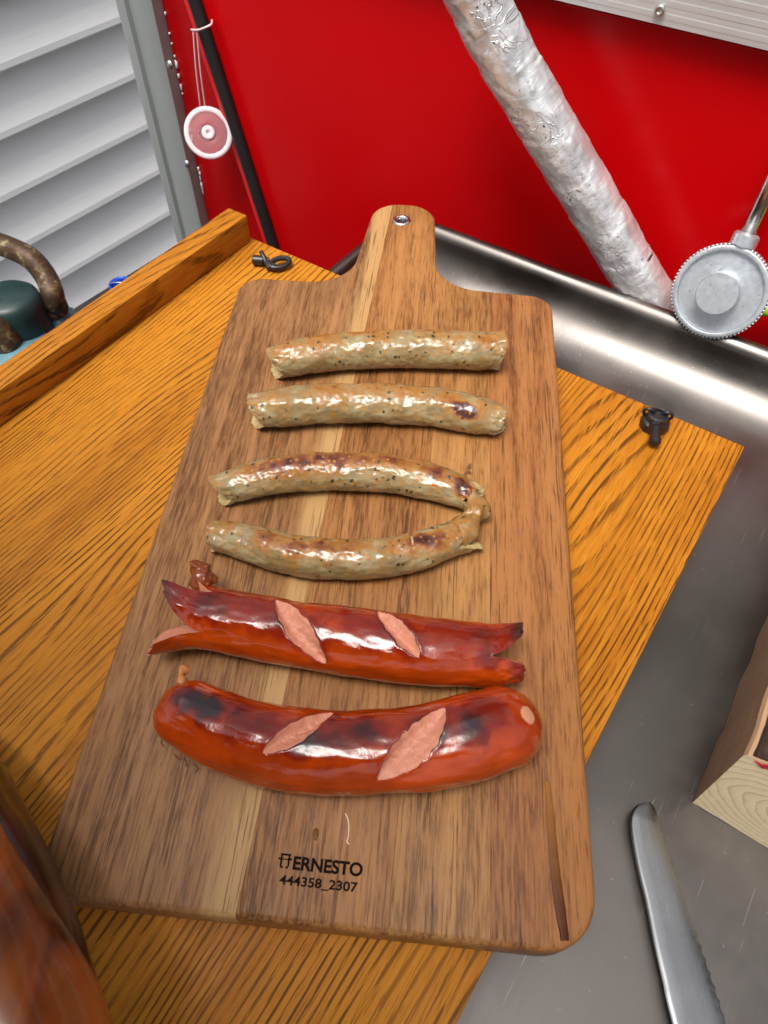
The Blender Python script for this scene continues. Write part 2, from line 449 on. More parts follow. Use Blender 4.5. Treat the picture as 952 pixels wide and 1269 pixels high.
# ================================================================== OAK TABLETOP
ZTAB = -0.019
tx0, tx1, ty0, ty1 = -0.3632, 0.0192, -0.20, 0.3445
table = empty('oak_tabletop', (0, 0, 0), ANG_T, 'honey coloured varnished oak tabletop with raised edge rail', 'tabletop')
bm = bmesh.new(); box(bm, (tx0, ty0, ZTAB-.018), (tx1, ty1, ZTAB), .0012, 2)
obj('panel', bm, M['oak'], table, smooth='auto')
bm = bmesh.new(); box(bm, (-0.3637, ty0, ZTAB+.0004), (-0.3465, ty1-.004, ZTAB+.0210), .0009, 2)
rl = obj('edge_rail', bm, M['oak_rail'], table, smooth='auto')

# ================================================================== CUTTING BOARD
TH = 0.0190
bx0, bx1, by0, by1, byh = -0.1305, 0.0732, 0.0300, 0.3970, 0.4942
hx0, hx1 = -0.0528, -0.0062
def arc(cx, cy, r, a0, a1, n=9):
    return [(cx+r*math.cos(R(a0+(a1-a0)*k/n)), cy+r*math.sin(R(a0+(a1-a0)*k/n))) for k in range(n+1)]
rc, rt_, fl = .0165, .0150, .030
hr = (hx1-hx0)/2*.86
outline = []
outline += arc(bx0+.0005+.013, by0+.013, .013, 180, 270)
outline += arc(bx1-.0195, by0+.0195, .0195, 270, 360)
outline += arc(bx1-rt_, by1-.001-rt_, rt_, 0, 90)
outline += arc(hx1+.003+fl, by1+.003+fl*.93, fl, 268, 180, 10)
outline += arc(hx1-hr, byh-hr, hr, 0, 90, 10)
outline += arc(hx0+hr, byh-hr, hr, 90, 180, 10)
outline += arc(hx0-.004-fl, by1+.002+fl*.93, fl, 0, -88, 10)
outline += arc(bx0+.0005+rt_, by1-rt_, rt_, 90, 180)
cx, cy = (bx0+bx1)/2, by0
board = empty('cutting_board', B2*cx+B1*cy+Vector((0, 0, -TH)), ANG_B, 'acacia cutting board with rounded handle lying on the oak tabletop', 'cutting board')
def bl(P): return Vector((P.dot(B2)-cx, P.dot(B1)-cy, P.z+TH))
outline = [(x-cx, y-cy) for x, y in outline]
def mk_board():
    bm = bmesh.new(); prism(bm, outline, 0.0, TH, .0026, 3); return bm
def jx(px, py): q = bl(at(px, py, 0)); return q.x, q.y
joints = [((jx(292, 1135)), (jx(487, 253))),
          ((jx(482, 1135)), (jx(552, 362))),
          ((jx(608, 1135)), (jx(607, 362)))]
q0, q1 = joints[0]; sl_ = (q1[0]-q0[0])/(q1[1]-q0[1]); xj = q0[0]-sl_*q0[1]
STV = [acacia('acacia_a', (.34, .165, .064), (.210, .091, .033), (.080, .031, .011), 1.0, (xj-.0140, xj-.0078, sl_)),
       acacia('acacia_b', (.37, .166, .053), (.240, .095, .028), (.074, .026, .008), 2.3),
       acacia('acacia_c', (.40, .194, .064), (.265, .114, .034), (.100, .036, .011), 3.7),
       acacia('acacia_d', (.33, .137, .044), (.21, .077, .023), (.072, .022, .007), 5.1)]
eye = bl(at(498, 273, 0))
stave_objs = []
for i in range(4):
    bm = mk_board()
    for side, jn in ((1, i-1), (-1, i)):
        if 0 <= jn < len(joints):
            (xa_, ya_), (xb_, yb_) = joints[jn]
            n = Vector((yb_-ya_, -(xb_-xa_), 0)).normalized()*side      # keep this side
            r = bmesh.ops.bisect_plane(bm, geom=bm.verts[:]+bm.edges[:]+bm.faces[:], plane_co=Vector((xa_, ya_, 0))+n*.00004, plane_no=n, clear_inner=True)
            ed = [e for e in r['geom_cut'] if isinstance(e, bmesh.types.BMEdge)]
            bmesh.ops.edgenet_fill(bm, edges=ed)
    bmesh.ops.recalc_face_normals(bm, faces=bm.faces[:])
    o = obj('stave', bm, STV[i], board, smooth='auto'); stave_objs.append(o)
# bore the hanging hole through the staves
bmc = bmesh.new(); lathe(bmc, [(.0049, -.02), (.0049, .04)], 32, M=Matrix.Translation((eye.x, eye.y, 0)))
cut = obj('cutter', bmc, M['print'], board, smooth=False)
bpy.context.view_layer.update()
for o in stave_objs[:2]:
    md = o.modifiers.new('hole', 'BOOLEAN'); md.object = cut; md.operation = 'DIFFERENCE'; md.solver = 'EXACT'
    bpy.context.view_layer.update()
    me = bpy.data.meshes.new_from_object(o.evaluated_get(bpy.context.evaluated_depsgraph_get()))
    o.modifiers.clear(); o.data = me
    me.set_sharp_from_angle(angle=R(35))
bpy.data.objects.remove(cut)
bm = bmesh.new()
lathe(bm, [(.0034, TH-.0012), (.0037, TH+.0003), (.0044, TH+.0008), (.0058, TH+.0008), (.0067, TH+.0002), (.0067, TH-.0003), (.0047, TH-.0006)], 40, cap=False, M=Matrix.Translation((eye.x, eye.y, 0)))
ey = obj('eyelet', bm, M['chrome'], board)
bm = bmesh.new(); lathe(bm, [(.0047, .0005), (.0034, .0006), (.0034, TH-.0011), (.0047, TH-.0010)], 32, cap=False, M=Matrix.Translation((eye.x, eye.y, 0))); obj('sleeve', bm, M['black'], ey)
# burned lettering
def text(body, x0, x1, y, parent, size_y=None, bold=.0):
    cu = bpy.data.curves.new('lettering', 'FONT'); cu.body = body; cu.size = 1.0; cu.extrude = 0.0; cu.offset = bold; cu.resolution_u = 6
    o = bpy.data.objects.new('lettering', cu); COL.objects.link(o); bpy.context.view_layer.update()
    me = bpy.data.meshes.new_from_object(o.evaluated_get(bpy.context.evaluated_depsgraph_get()))
    bpy.data.objects.remove(o)
    xs = [v.co.x for v in me.vertices]; w = max(xs)-min(xs); mn = min(xs); k = (x1-x0)/w; ky = size_y if size_y else k
    capy = max(v.co.y for v in me.vertices)
    for v in me.vertices:
        v.co = Vector((x0+(v.co.x-mn)*k, y+v.co.y*(ky/capy if size_y else k), TH+.00012))
    me.materials.clear(); me.materials.append(M['print'])
    o = bpy.data.objects.new('lettering', me); return link(o, parent)
a_, b_ = bl(at(362, 1079)), bl(at(449, 1084)); cap = abs(bl(at(363, 1062)).y-a_.y)
yb = (a_.y+b_.y)/2
text('ERNESTO', a_.x, b_.x, yb, board, cap*.98, .034)
a2, b2 = bl(at(345, 1099)), bl(at(443, 1102)); yb2 = (a2.y+b2.y)/2
text('444358_2307', a2.x, b2.x, yb2, board, cap*.68, .024)
bm = bmesh.new()                               # pot emblem
lx0 = bl(at(343, 1078)).x; lx1 = bl(at(360, 1080)).x; w = lx1-lx0; th = cap*.15
def bar(x0, y0, x1, y1): box(bm, (lx0+w*x0, yb+cap*y0, TH+.00004), (lx0+w*x1, yb+cap*y1, TH+.00012))
bar(.14, .93, .86, 1.08); bar(0, .62, .30, .76); bar(.70, .62, 1.0, .76); bar(.16, .62, .29, .95); bar(.71, .62, .84, .95); bar(.30, .62, .70, .70)
bar(.16, .12, .29, .62); bar(.71, .12, .84, .62); bar(.22, 0, .42, .14); bar(.58, 0, .78, .14)
obj('pot_emblem', bm, M['print'], board, smooth=False)

# ================================================================== SAUSAGES
def brat_mat(name, seed):
    t = NT(name)
    ch = t.attr('char'); co = t.coord(loc=(seed, seed*2, seed*.5))
    n1 = t.noise(co, 70, 5, .6); n2 = t.noise(co, 190, 4, .6); n3 = t.noise(co, 420, 3, .6)
    c = t.mix(t.step(n1, .35, .65), (.20, .140, .056), (.33, .255, .13))
    c = t.mix(t.math('MULTIPLY', t.step(n2, .45, .64), .55), c, (.31, .165, .045))
    # browned areas
    chn = t.math('ADD', ch, t.math('MULTIPLY_ADD', n2, .9, -.45))
    c = t.mix(t.step(chn, .10, .70), c, (.32, .135, .024))
    c = t.mix(t.step(chn, .55, 1.15), c, (.17, .040, .010))
    c = t.mix(t.step(chn, 1.0, 1.35), c, (.060, .014, .010))
    # herbs
    wn_ = t.n('TexNoise'); t.t.links.new(t.coord(loc=(seed, 0, 0)), wn_.inputs['Vector']); wn_.inputs['Scale'].default_value = 700
    va = t.n('VectorMath', operation='MULTIPLY_ADD'); t.t.links.new(wn_.outputs['Color'], va.inputs[0]); va.inputs[1].default_value = (.0022, .0022, .0022); t.t.links.new(t.coord((1, .8, 1), loc=(seed, 0, 0)), va.inputs[2])
    v1 = t.vor(va.outputs[0], 330); k1 = t.vor(va.outputs[0], 330, out=1)
    s1 = t.math('MULTIPLY', t.math('SUBTRACT', t.math('MULTIPLY', t.math('SUBTRACT', k1, .22), .56), v1), 9.0, clamp=True)
    c = t.mix(t.math('MULTIPLY', s1, .92), c, (.020, .024, .012))
    v2 = t.vor(t.coord(loc=(0, seed, 3)), 330); k2 = t.vor(t.coord(loc=(0, seed, 3)), 330, out=1)
    s2 = t.math('MULTIPLY', t.ramp(v2, (.22, 1.0), (.34, 0.0)), t.step(k2, .5, .55))
    c = t.mix(t.math('MULTIPLY', s2, .8), c, (.40, .17, .030))
    t.p(Base_Color=c, Roughness=t.math('MULTIPLY_ADD', n3, .26, .17), Specular_IOR_Level=.5, Coat_Weight=.35, Coat_Roughness=.14)
    h = t.math('ADD', t.math('MULTIPLY', n2, .8), t.math('ADD', t.math('MULTIPLY', n3, .35), t.math('MULTIPLY', s1, .25)))
    t.bump(h, .30, .0009)
    return t.m
def red_mat(name, seed, orange=(.44, .052, .003), deep=(.19, .012, .0025)):
    t = NT(name)
    ch = t.attr('char'); co = t.coord(loc=(seed, seed*2, seed*.5))
    n1 = t.noise(co, 45, 4, .55); n2 = t.noise(co, 150, 5, .62); n3 = t.noise(co, 520, 4, .7)
    c = t.mix(t.step(n1, .3, .7), tuple(x*.78 for x in orange), tuple(x*1.18 for x in orange))
    chn = t.math('ADD', ch, t.math('MULTIPLY_ADD', n2, .6, -.30))
    c = t.mix(t.step(chn, .05, .85), c, deep)
    c = t.mix(t.step(chn, .80, 1.60), c, (.055, .006, .004))
    c = t.mix(t.step(chn, 1.45, 2.1), c, (.020, .010, .012))
    pale = t.attr('pale')
    c = t.mix(t.step(t.math('ADD', pale, t.math('MULTIPLY_ADD', n3, .3, -.15)), .45, .62), c, (.58, .27, .155))
    t.p(Base_Color=c, Roughness=t.math('ADD', t.math('MULTIPLY_ADD', n2, .12, .05), t.math('MULTIPLY', t.step(chn, .7, 1.3), .20)),
        Specular_IOR_Level=.22, Coat_Weight=.65, Coat_Roughness=.03, Coat_IOR=1.5)
    h = t.math('ADD', t.math('MULTIPLY', n2, .60), t.math('MULTIPLY', n3, .30))
    nb_ = t.bump(h, .30, .0008); t.t.links.new(nb_, t.b.inputs['Coat Normal'])
    return t.m
def flesh_mat(name, a, b, seed=0.0):
    t = NT(name); co = t.coord(loc=(seed, 0, 0)); n1 = t.noise(co, 130, 5, .6); n2 = t.noise(co, 500, 4, .7)
    c = t.mix(n1, a, b); c = t.mix(t.math('MULTIPLY', t.step(n2, .56, .66), .35), c, tuple(min(1, x*1.35) for x in b))
    ch = t.attr('char'); c = t.mix(t.step(t.math('ADD', ch, t.math('MULTIPLY_ADD', n1, .6, -.3)), .35, .8), c, (.16, .03, .012))
    t.p(Base_Color=c, Roughness=t.math('MULTIPLY_ADD', n2, .3, .30), Specular_IOR_Level=.45)
    t.bump(t.math('ADD', n1, t.math('MULTIPLY', n2, .6)), .6, .0012)
    return t.m
M['flesh'] = flesh_mat('pink_flesh', (.50, .175, .105), (.62, .27, .175))
M['bflesh'] = flesh_mat('pale_flesh', (.36, .24, .085), (.56, .44, .22), 4.0)

def sausage(name, label, cat, group, pts, half, mat, flesh, lobeL=None, lobeR=None, rounded=False, cuts=(), chars=(), pales=(), seed=0,
            nr=360, na=132, bump=.00035, flat_=.95, top_char=0.0, endr=.9, bumpf=90):
    """pts: pixels of the centre line; half: half thickness in pixels at those points."""
    P = []; RAD = []
    for (px, py), h in zip(pts, half):
        r = .010
        for _ in range(4):
            p = at(px, py, r*flat_); r = h*proj(p)[2]/F0
        P.append(Vector((p.x, p.y, r*flat_))); RAD.append(r)
    n = nr
    C = spline(P, n); L = sum((b-a).length for a, b in zip(C, C[1:]))
    RR = spline([Vector((r, 0, i)) for i, r in enumerate(RAD)], n)
    # radius by position along the control points
    def rad_at(i):
        t = i/(n-1)*(len(RAD)-1); k = min(int(t), len(RAD)-2); f = t-k; f = f*f*(3-2*f)
        return RAD[k]*(1-f)+RAD[k+1]*f
    Tn = [(C[min(i+1, n-1)]-C[max(i-1, 0)]).normalized() for i in range(n)]
    mid = C[n//2].copy(); mid.z = 0
    root = empty(name, mid, 0, label, cat, group)
    sd_ = seed*13.7
    def surf(i, th, grow=1.0, lift=0.0):
        c = C[i]; T = Tn[i]; Bv = T.cross(UP).normalized()        # Bv points towards the camera for left-to-right centre lines
        r = rad_at(i)
        if rounded:
            s = i/(n-1)*L; e = min(s, L-s); el = r*endr
            if e < el: r *= math.sqrt(max(0.0, 1-(1-e/el)**2))
        q = Vector((math.cos(th)*1.5, math.sin(th)*1.5, i/(n-1)*L*bumpf*1.0+sd_))
        b = fbm(q, 3)*bump*2+noise.noise(Vector((math.cos(th)*4, math.sin(th)*4, i/(n-1)*L*bumpf*4+sd_)))*bump*.55
        rr_ = (r+b*(1 if r > .002 else 0))*grow
        y = math.cos(th)*rr_; z = math.sin(th)*rr_*flat_
        if z < 0: z *= .97
        p = c+Bv*y+UP*z
        p.z = max(p.z, .0002)
        return p
    iL = int(lobeL['at']*(n-1)) if lobeL else 0
    iR = int(lobeR['at']*(n-1)) if lobeR else n-1
    th = [2*PI*j/na for j in range(na)]
    G = {i: [surf(i, a) for a in th] for i in range(iL, iR+1)}
    def pick(px, py):                          # the point of the skin seen at this pixel
        best = None
        for i in range(iL, iR+1, 2):
            for j in range(0, na, 2):
                if not (-.25*PI < (th[j] if th[j] < PI else th[j]-2*PI) < .80*PI): continue
                x, y, d = proj(G[i][j]); e = (x-px)**2+(y-py)**2
                if best is None or e < best[0]: best = (e, i, j)
        return best[1], best[2]
    rmean = sum(RAD)/len(RAD)
    blobs = []
    for (px, py, rpx, amt) in chars:
        i, j = pick(px, py); blobs.append((G[i][j].copy(), rpx*proj(G[i][j])[2]/F0, amt))
    pblobs = []
    for (px, py, rpx, amt) in pales:
        i, j = pick(px, py); pblobs.append((G[i][j].copy(), rpx*proj(G[i][j])[2]/F0, amt))
    def charv(p, zrel):
        v = top_char*max(0, zrel)**2*(1+.6*fbm((p.x*45+sd_, p.y*45, 2), 3))
        w = fbm((p.x*160+sd_, p.y*160, p.z*160), 3)
        for q, r_, a in blobs:
            d = (p-q).length/r_*(1+.40*w)
            if d < 1: v += a*(1-d*d)**2
        return v
    def palev(p):
        v = 0
        for q, r_, a in pblobs:
            d = (p-q).length/r_
            if d < 1.6: v = max(v, a*max(0, 1.25-d))
        return v
    # slashes
    CUT = []
    for (p0, p1, wpx, dep, lean) in cuts:
        i0, j0 = pick(*p0); i1, j1 = pick(*p1); r = rad_at((i0+i1)//2)
        ds = L/(n-1)
        a0 = Vector((i0*ds, th[j0]*r)); a1 = Vector((i1*ds, th[j1]*r)); c_ = (a0+a1)/2; d_ = (a1-a0); hl = d_.length/2; d_.normalize()
        CUT.append((c_, d_, hl, wpx*proj(G[i0][j0])[2]/F0/2, dep, r, lean))
    ds = L/(n-1)
    cutidx = {}; edgev = set()
    darkv = {}
    for ci, (c_, d_, hl, wd, dep, r, lean) in enumerate(CUT):
        for i in range(iL, iR+1):
            if abs(i*ds-c_.x) > hl+wd+.004: continue
            for j in range(na):
                a = th[j]
                if a > 1.5*PI: a -= 2*PI
                v = Vector((i*ds, a*r))-c_
                pp = v.dot(d_)/hl; qq = v.dot(Vector((-d_.y, d_.x)))
                if abs(pp) > 1.1: continue
                wdt = wd*max(0.0, 1-pp*pp)**.75*(1+.22*noise.noise(Vector((pp*5+ci*9, sd_, 0))))
                cen = C[i]+Vector((0, 0, 0)); out = (G[i][j]-cen); ol = out.length
                gap = abs(qq)-wdt
                if wdt > 4e-4 and abs(gap) < .00045:
                    sg_ = -gap*(1 if qq > 0 else -1); qd = Vector((-d_.y, d_.x))*sg_
                    Bv = Tn[i].cross(UP).normalized()
                    tang = (-Bv*math.sin(a)+UP*math.cos(a))
                    G[i][j] = G[i][j]+Tn[i]*qd.x+tang*qd.y
                    if gap < 0: G[i][j] -= out/ol*.0002
                    edgev.add((i, j)); darkv[(i, j)] = .22
                    if gap < 0: cutidx[(i, j)] = ci
                elif wdt > 1e-5 and abs(qq) < wdt:
                    k = qq/wdt                      # -1 .. 1 across
                    prof = (.30+.70*(1-abs(k)**1.5))*(1-.55*lean*k)
                    e_ = min(1, (1-abs(k))*3.5)
                    G[i][j] = G[i][j]-out/ol*dep*prof*e_*(1-pp**4)
                    G[i][j] += out/ol*.0005*fbm((i*.11, j*.26, ci), 4)
                    cutidx[(i, j)] = ci
                else:
                    e = (abs(qq)-wdt)/.0032
                    if e < 1 and abs(pp) < 1:
                        G[i][j] = G[i][j]+out/ol*.0002*(1-e)**2
                        darkv[(i, j)] = .22*(1-e)
    V = []; idx = {}; ca = []; pa = []
    for i in range(iL, iR+1):
        for j in range(na):
            idx[(i, j)] = len(V); p = G[i][j]; V.append(p-mid)
            ca.append(charv(p, math.sin(th[j]))+darkv.get((i, j), 0)); pa.append(palev(p))
    fs = []; cf = {k: [] for k in range(len(CUT))}
    for i in range(iL, iR):
        for j in range(na):
            q = ((i, j), (i, (j+1) % na), (i+1, (j+1) % na), (i+1, j))
            ins = [cutidx.get(k) for k in q]; core = [cutidx.get(k) for k in q if k not in edgev]
            if CUT and ((core and core.count(None) == 0) or (not core and ins.count(None) < 2)):
                cf[[k for k in (core or ins) if k is not None][0]].append(q)
            else: fs.append(tuple(idx[k] for k in q))
    mi = [0]*len(fs)
    inner = []
    for sgn, ld, i0 in ((-1, lobeL, iL), (1, lobeR, iR)):
        if not ld:
            fs.append(tuple(idx[(i0, j)] for j in range(na))); mi.append(0); continue
        # torn end: lobes between splits; the wall has thickness, the inside is flesh
        LB = ld['lobes']; bd = [R(b) for b in ld['bounds']]; K = 16; T = Tn[i0]*sgn; Bv = Tn[i0].cross(UP).normalized(); c0 = C[i0]; r0 = rad_at(i0)
        OUT = []; INN = []; CO = []
        for k in range(1, K+1): OUT.append([]); INN.append([]); CO.append([])
        base_in = []
        for j in range(na):
            a = th[j]; lo = None
            for q_ in range(len(LB)):
                a0 = bd[q_]; a1 = bd[(q_+1) % len(LB)]
                if a1 <= a0: a1 += 2*PI
                aa = a if a >= a0 else a+2*PI
                if a0 <= aa < a1: lo = (LB[q_], a0, a1, aa, q_); break
            lb, a0, a1, aa, q_ = lo
            x = (aa-(a0+a1)/2)/((a1-a0)/2)
            x = x+.16*noise.noise(Vector((aa*2.2, seed*3.1, sgn*2.0+q_)))*(1-x*x)
            Lq = lb.get('len', .010); tl_ = Lq*max(0.0, 1-abs(x)**lb.get('p', 2.4))
            tl_ *= 1+.12*noise.noise(Vector((aa*5, seed, q_+sgn*4)))+.06*noise.noise(Vector((aa*14, seed, q_+sgn*4)))
            am = (a0+a1)/2; od = Bv*math.cos(am)+UP*math.sin(am)
            rdir = Bv*math.cos(a)+UP*math.sin(a)*flat_
            tk = lb.get('thick', .003)
            ro0 = (G[i0][j]-c0)
            base_in.append(c0+ro0*(1-tk*1.25/max(r0, 1e-4)))
            for k in range(1, K+1):
                u = k/K; axl = tl_*u; w = min(1.3, axl/Lq)
                disp = od*lb.get('open', .002)*w*w+UP*lb.get('up', 0)*w*w+Bv*lb.get('side', 0)*w*w
                con = 1-lb.get('taper', .2)*w**1.7
                bm_ = fbm((math.cos(a)*3, math.sin(a)*3, sgn*axl*220+sd_), 3)*bump*2.2*min(1, k/4)
                po = c0+T*axl+disp+ro0*con+rdir*bm_
                tku = tk*(1-lb.get('thin', .30)*u)*(1 if k < K else .75)
                pi_ = c0+T*(axl*(.98 if k == K else .97))+disp+(ro0*con)*(1-tku/max(r0*con, 1e-4))+rdir*(.0006*fbm((a*2.5, axl*260, seed), 3))
                po.z = max(po.z, .0003); pi_.z = max(pi_.z, .0006)
                OUT[k-1].append(po); INN[k-1].append(pi_); CO[k-1].append(lb.get('char', 0)*max(0, (w-.35)/.65)**1.2)
        prev_ = [idx[(i0, j)] for j in range(na)]
        for k in range(K):
            cur = []
            for j in range(na):
                cur.append(len(V)); V.append(OUT[k][j]-mid); ca.append(charv(OUT[k][j], math.sin(th[j]))+CO[k][j]); pa.append(0.0)
            for j in range(na):
                fs.append((prev_[j], prev_[(j+1) % na], cur[(j+1) % na], cur[j])); mi.append(0)
            prev_ = cur
        VI = list(OUT[K-1]); ci_ = list(CO[K-1]); FI = []
        for k in range(K-1, -1, -1): VI += INN[k]; ci_ += CO[k]
        VI += base_in; ci_ += [0.0]*na
        for rs, dz in ((.55, .0012), (.25, .0020)):
            for j in range(na): VI.append(c0+(base_in[j]-c0)*rs+T*(dz+.0012*fbm((j*.15, rs*9, seed), 3))); ci_.append(0.0)
        nrg = K+4
        for k in range(nrg-1):
            for j in range(na): FI.append((k*na+j, k*na+(j+1) % na, (k+1)*na+(j+1) % na, (k+1)*na+j))
        FI.append(tuple((nrg-1)*na+j for j in range(na)))
        inner.append((VI, FI, ci_))
    o = pydata('casing', V, fs, [mat, flesh], root, True, mi, {'char': ca, 'pale': pa})
    bmx = bmesh.new(); bmx.from_mesh(o.data); bmesh.ops.recalc_face_normals(bmx, faces=bmx.faces[:]); bmx.to_mesh(o.data); bmx.free()
    for VI, FI, ci_ in inner:
        oi = pydata('torn_end', [v-mid for v in VI], FI, [flesh], root, True, None, {'char': [c*.7 for c in ci_]})
        bmx = bmesh.new(); bmx.from_mesh(oi.data); bmesh.ops.recalc_face_normals(bmx, faces=bmx.faces[:])
        bmx.to_mesh(oi.data); bmx.free()
    for ci, qs in cf.items():
        ids = sorted({k for q in qs for k in q}); mp = {k: t for t, k in enumerate(ids)}
        if not ids: continue
        oc = pydata('slash', [G[k[0]][k[1]]-mid for k in ids], [tuple(mp[k] for k in q)[::-1] for q in qs], [flesh], root, True, None, {'char': [0.0]*len(ids)})
    return root

GW, GR = 'grilled white herb sausages', 'grilled red sausages'
sausage('bratwurst', 'pale herb flecked sausage lying closest to the board handle', 'sausage', GW,
        [(336, 449), (370, 443), (410, 437), (455, 434), (500, 432.5), (550, 433.5), (590, 435), (622, 435.5)], [21, 23.5, 23.5, 24, 24, 24.5, 24.5, 22],
        brat_mat('brat_skin_a', 1.0), M['bflesh'],
        lobeL=dict(at=.05, bounds=[345, 165], lobes=[dict(len=.0085, open=.002, side=-.003, taper=.45, p=1.6, thick=.0026, char=.25), dict(len=.0070, open=.0045, taper=.25, p=1.8, thick=.0024)]),
        lobeR=dict(at=.935, bounds=[335, 215], lobes=[dict(len=.0095, open=.0025, taper=-.05, p=4, thick=.0022, char=.35), dict(len=.0090, open=.002, taper=.15, p=2.4, thick=.0022, char=.4)]),
        chars=[(400, 418, 40, .45), (470, 410, 45, .45), (350, 432, 26, .45), (540, 412, 40, .3), (606, 424, 20, .5), (560, 424, 18, .2)], top_char=.22, seed=1)
sausage('bratwurst', 'pale herb flecked sausage with one dark burnt spot near its end', 'sausage', GW,
        [(312, 511), (345, 505), (390, 501), (440, 500), (490, 501), (540, 505), (590, 514), (630, 523)], [22, 25.5, 25.5, 25, 25, 25, 24, 18],
        brat_mat('brat_skin_b', 2.0), M['bflesh'],
        lobeL=dict(at=.045, bounds=[350, 170], lobes=[dict(len=.0075, open=.002, side=-.002, taper=.25, p=2.2, thick=.0028, char=.25), dict(len=.0075, open=.0045, taper=.30, p=1.8, thick=.0024)]),
        lobeR=dict(at=.93, bounds=[330, 200], lobes=[dict(len=.0080, open=.001, taper=.18, p=3, thick=.0020), dict(len=.0090, open=.001, taper=.3, p=2.2, thick=.0022)]),
        chars=[(570, 507, 15, 1.3), (583, 511, 15, 1.4), (577, 508, 12, .8), (560, 500, 26, .5), (410, 482, 45, .45), (470, 478, 45, .35), (600, 518, 30, .3), (340, 490, 35, .3), (520, 484, 40, .3)], top_char=.22, seed=2)
sausage('bratwurst', 'arched pale sausage with a browned back bending towards the burnt spotted one', 'sausage', GW,
        [(268, 608), (300, 599), (340, 590), (385, 585), (430, 584), (480, 587), (530, 596), (570, 610), (592, 620)], [19, 22.5, 24, 24.5, 24.5, 24.5, 24, 22, 18],
        brat_mat('brat_skin_c', 3.0), M['bflesh'],
        lobeL=dict(at=.06, bounds=[0, 175], lobes=[dict(len=.0105, open=.001, side=-.004, taper=.40, p=2.2, thick=.0032, char=.3), dict(len=.0080, open=.004, taper=.25, p=2.4, thick=.0028)]),
        lobeR=dict(at=.955, bounds=[30, 130, 260], lobes=[dict(len=.0050, open=.001, taper=.3, p=2, thick=.003, char=.4), dict(len=.0080, open=.003, taper=.4, p=2, thick=.003, char=.3), dict(len=.0040, open=.001, taper=.3, p=2, thick=.003)]),
        chars=[(340, 577, 28, .85), (375, 571, 30, .95), (410, 569, 30, .9), (440, 567, 30, .7), (310, 583, 25, .6), (500, 573, 30, .65), (540, 584, 30, .9), (570, 600, 24, .8), (590, 612, 18, .7), (470, 568, 30, .5)], top_char=.22, seed=3)
sausage('bratwurst', 'sagging pale sausage with browned top lying next to the slashed red sausages', 'sausage', GW,
        [(264, 664), (295, 669), (335, 681), (380, 690), (425, 693), (475, 691), (520, 682), (560, 668), (586, 660)], [20, 22.5, 25, 26, 25.5, 25, 24, 23, 20],
        brat_mat('brat_skin_d', 4.0), M['bflesh'],
        lobeL=dict(at=.03, bounds=[350, 165], lobes=[dict(len=.0050, open=.001, side=-.001, taper=.15, p=3, thick=.0032, char=.3), dict(len=.0060, open=.003, taper=.15, p=2.6, thick=.003)]),
        lobeR=dict(at=.91, bounds=[25, 205], lobes=[dict(len=.0050, open=.000, side=-.0020, up=.000, taper=.1, p=4, thick=.0060, char=.6), dict(len=.0135, open=.001, side=.003, taper=.30, p=3.0, thick=.004, char=.2)]),
        chars=[(330, 668, 28, .7), (365, 677, 28, .85), (395, 680, 26, .9), (430, 675, 35, .6), (285, 648, 25, .5), (540, 668, 26, .85), (525, 672, 22, .7), (500, 672, 30, .5), (570, 650, 20, .5)],
        cuts=[((512, 680), (537, 700), 7, .0022, .3)], top_char=.22, seed=4)
sausage('frankfurter', 'glossy red sausage with frayed split ends and two slashes', 'sausage', GR,
        [(232, 766), (270, 768), (320, 777), (370, 786), (420, 793), (470, 800), (520, 806), (570, 810), (610, 812), (630, 813)], [37, 40, 41, 41.5, 42, 43, 44, 43, 40, 37],
        red_mat('red_skin_a', 1.0), M['flesh'],
        lobeL=dict(at=.085, bounds=[40, 122, 205, 272], lobes=[dict(len=.0220, open=.0, side=-.0095, up=.0035, taper=.22, p=2.8, thick=.0065, char=1.1), dict(len=.0110, open=.002, side=-.005, up=.004, taper=.1, p=4, thick=.007, char=.5), dict(len=.0180, open=.001, taper=.4, p=2.2, thick=.005), dict(len=.0215, open=.0, side=.0060, up=.0030, taper=.0, p=6.0, thick=.0115, char=.3)]),
        lobeR=dict(at=.93, bounds=[65, 165, 250, 330], lobes=[dict(len=.0150, open=.001, side=-.004, up=.002, taper=.30, p=3.0, thick=.006, char=1.5), dict(len=.0110, open=.002, taper=.3, p=2.2, thick=.005), dict(len=.0150, open=.000, taper=.2, p=2.6, thick=.006), dict(len=.0150, open=.0005, taper=.25, p=4.5, thick=.007, char=.9)]),
        cuts=[((341, 743), (404, 822), 28, .0034, .8), ((468, 758), (520, 815), 24, .0034, .8)],
        chars=[(220, 730, 38, 0.54), (255, 745, 36, 0.36), (330, 765, 40, 0.30), (390, 790, 31, 0.54), (350, 775, 28, 0.30), (490, 785, 43, 0.54), (520, 800, 26, 0.36), (430, 760, 43, 0.42), (560, 778, 43, 0.36), (635, 815, 24, 0.72), (600, 790, 28, 0.30),
               (300, 745, 40, 0.28), (400, 815, 24, 0.30), (610, 780, 36, 0.30)], pales=[], top_char=.60, seed=5, nr=440, na=168, bump=.00028, bumpf=40)
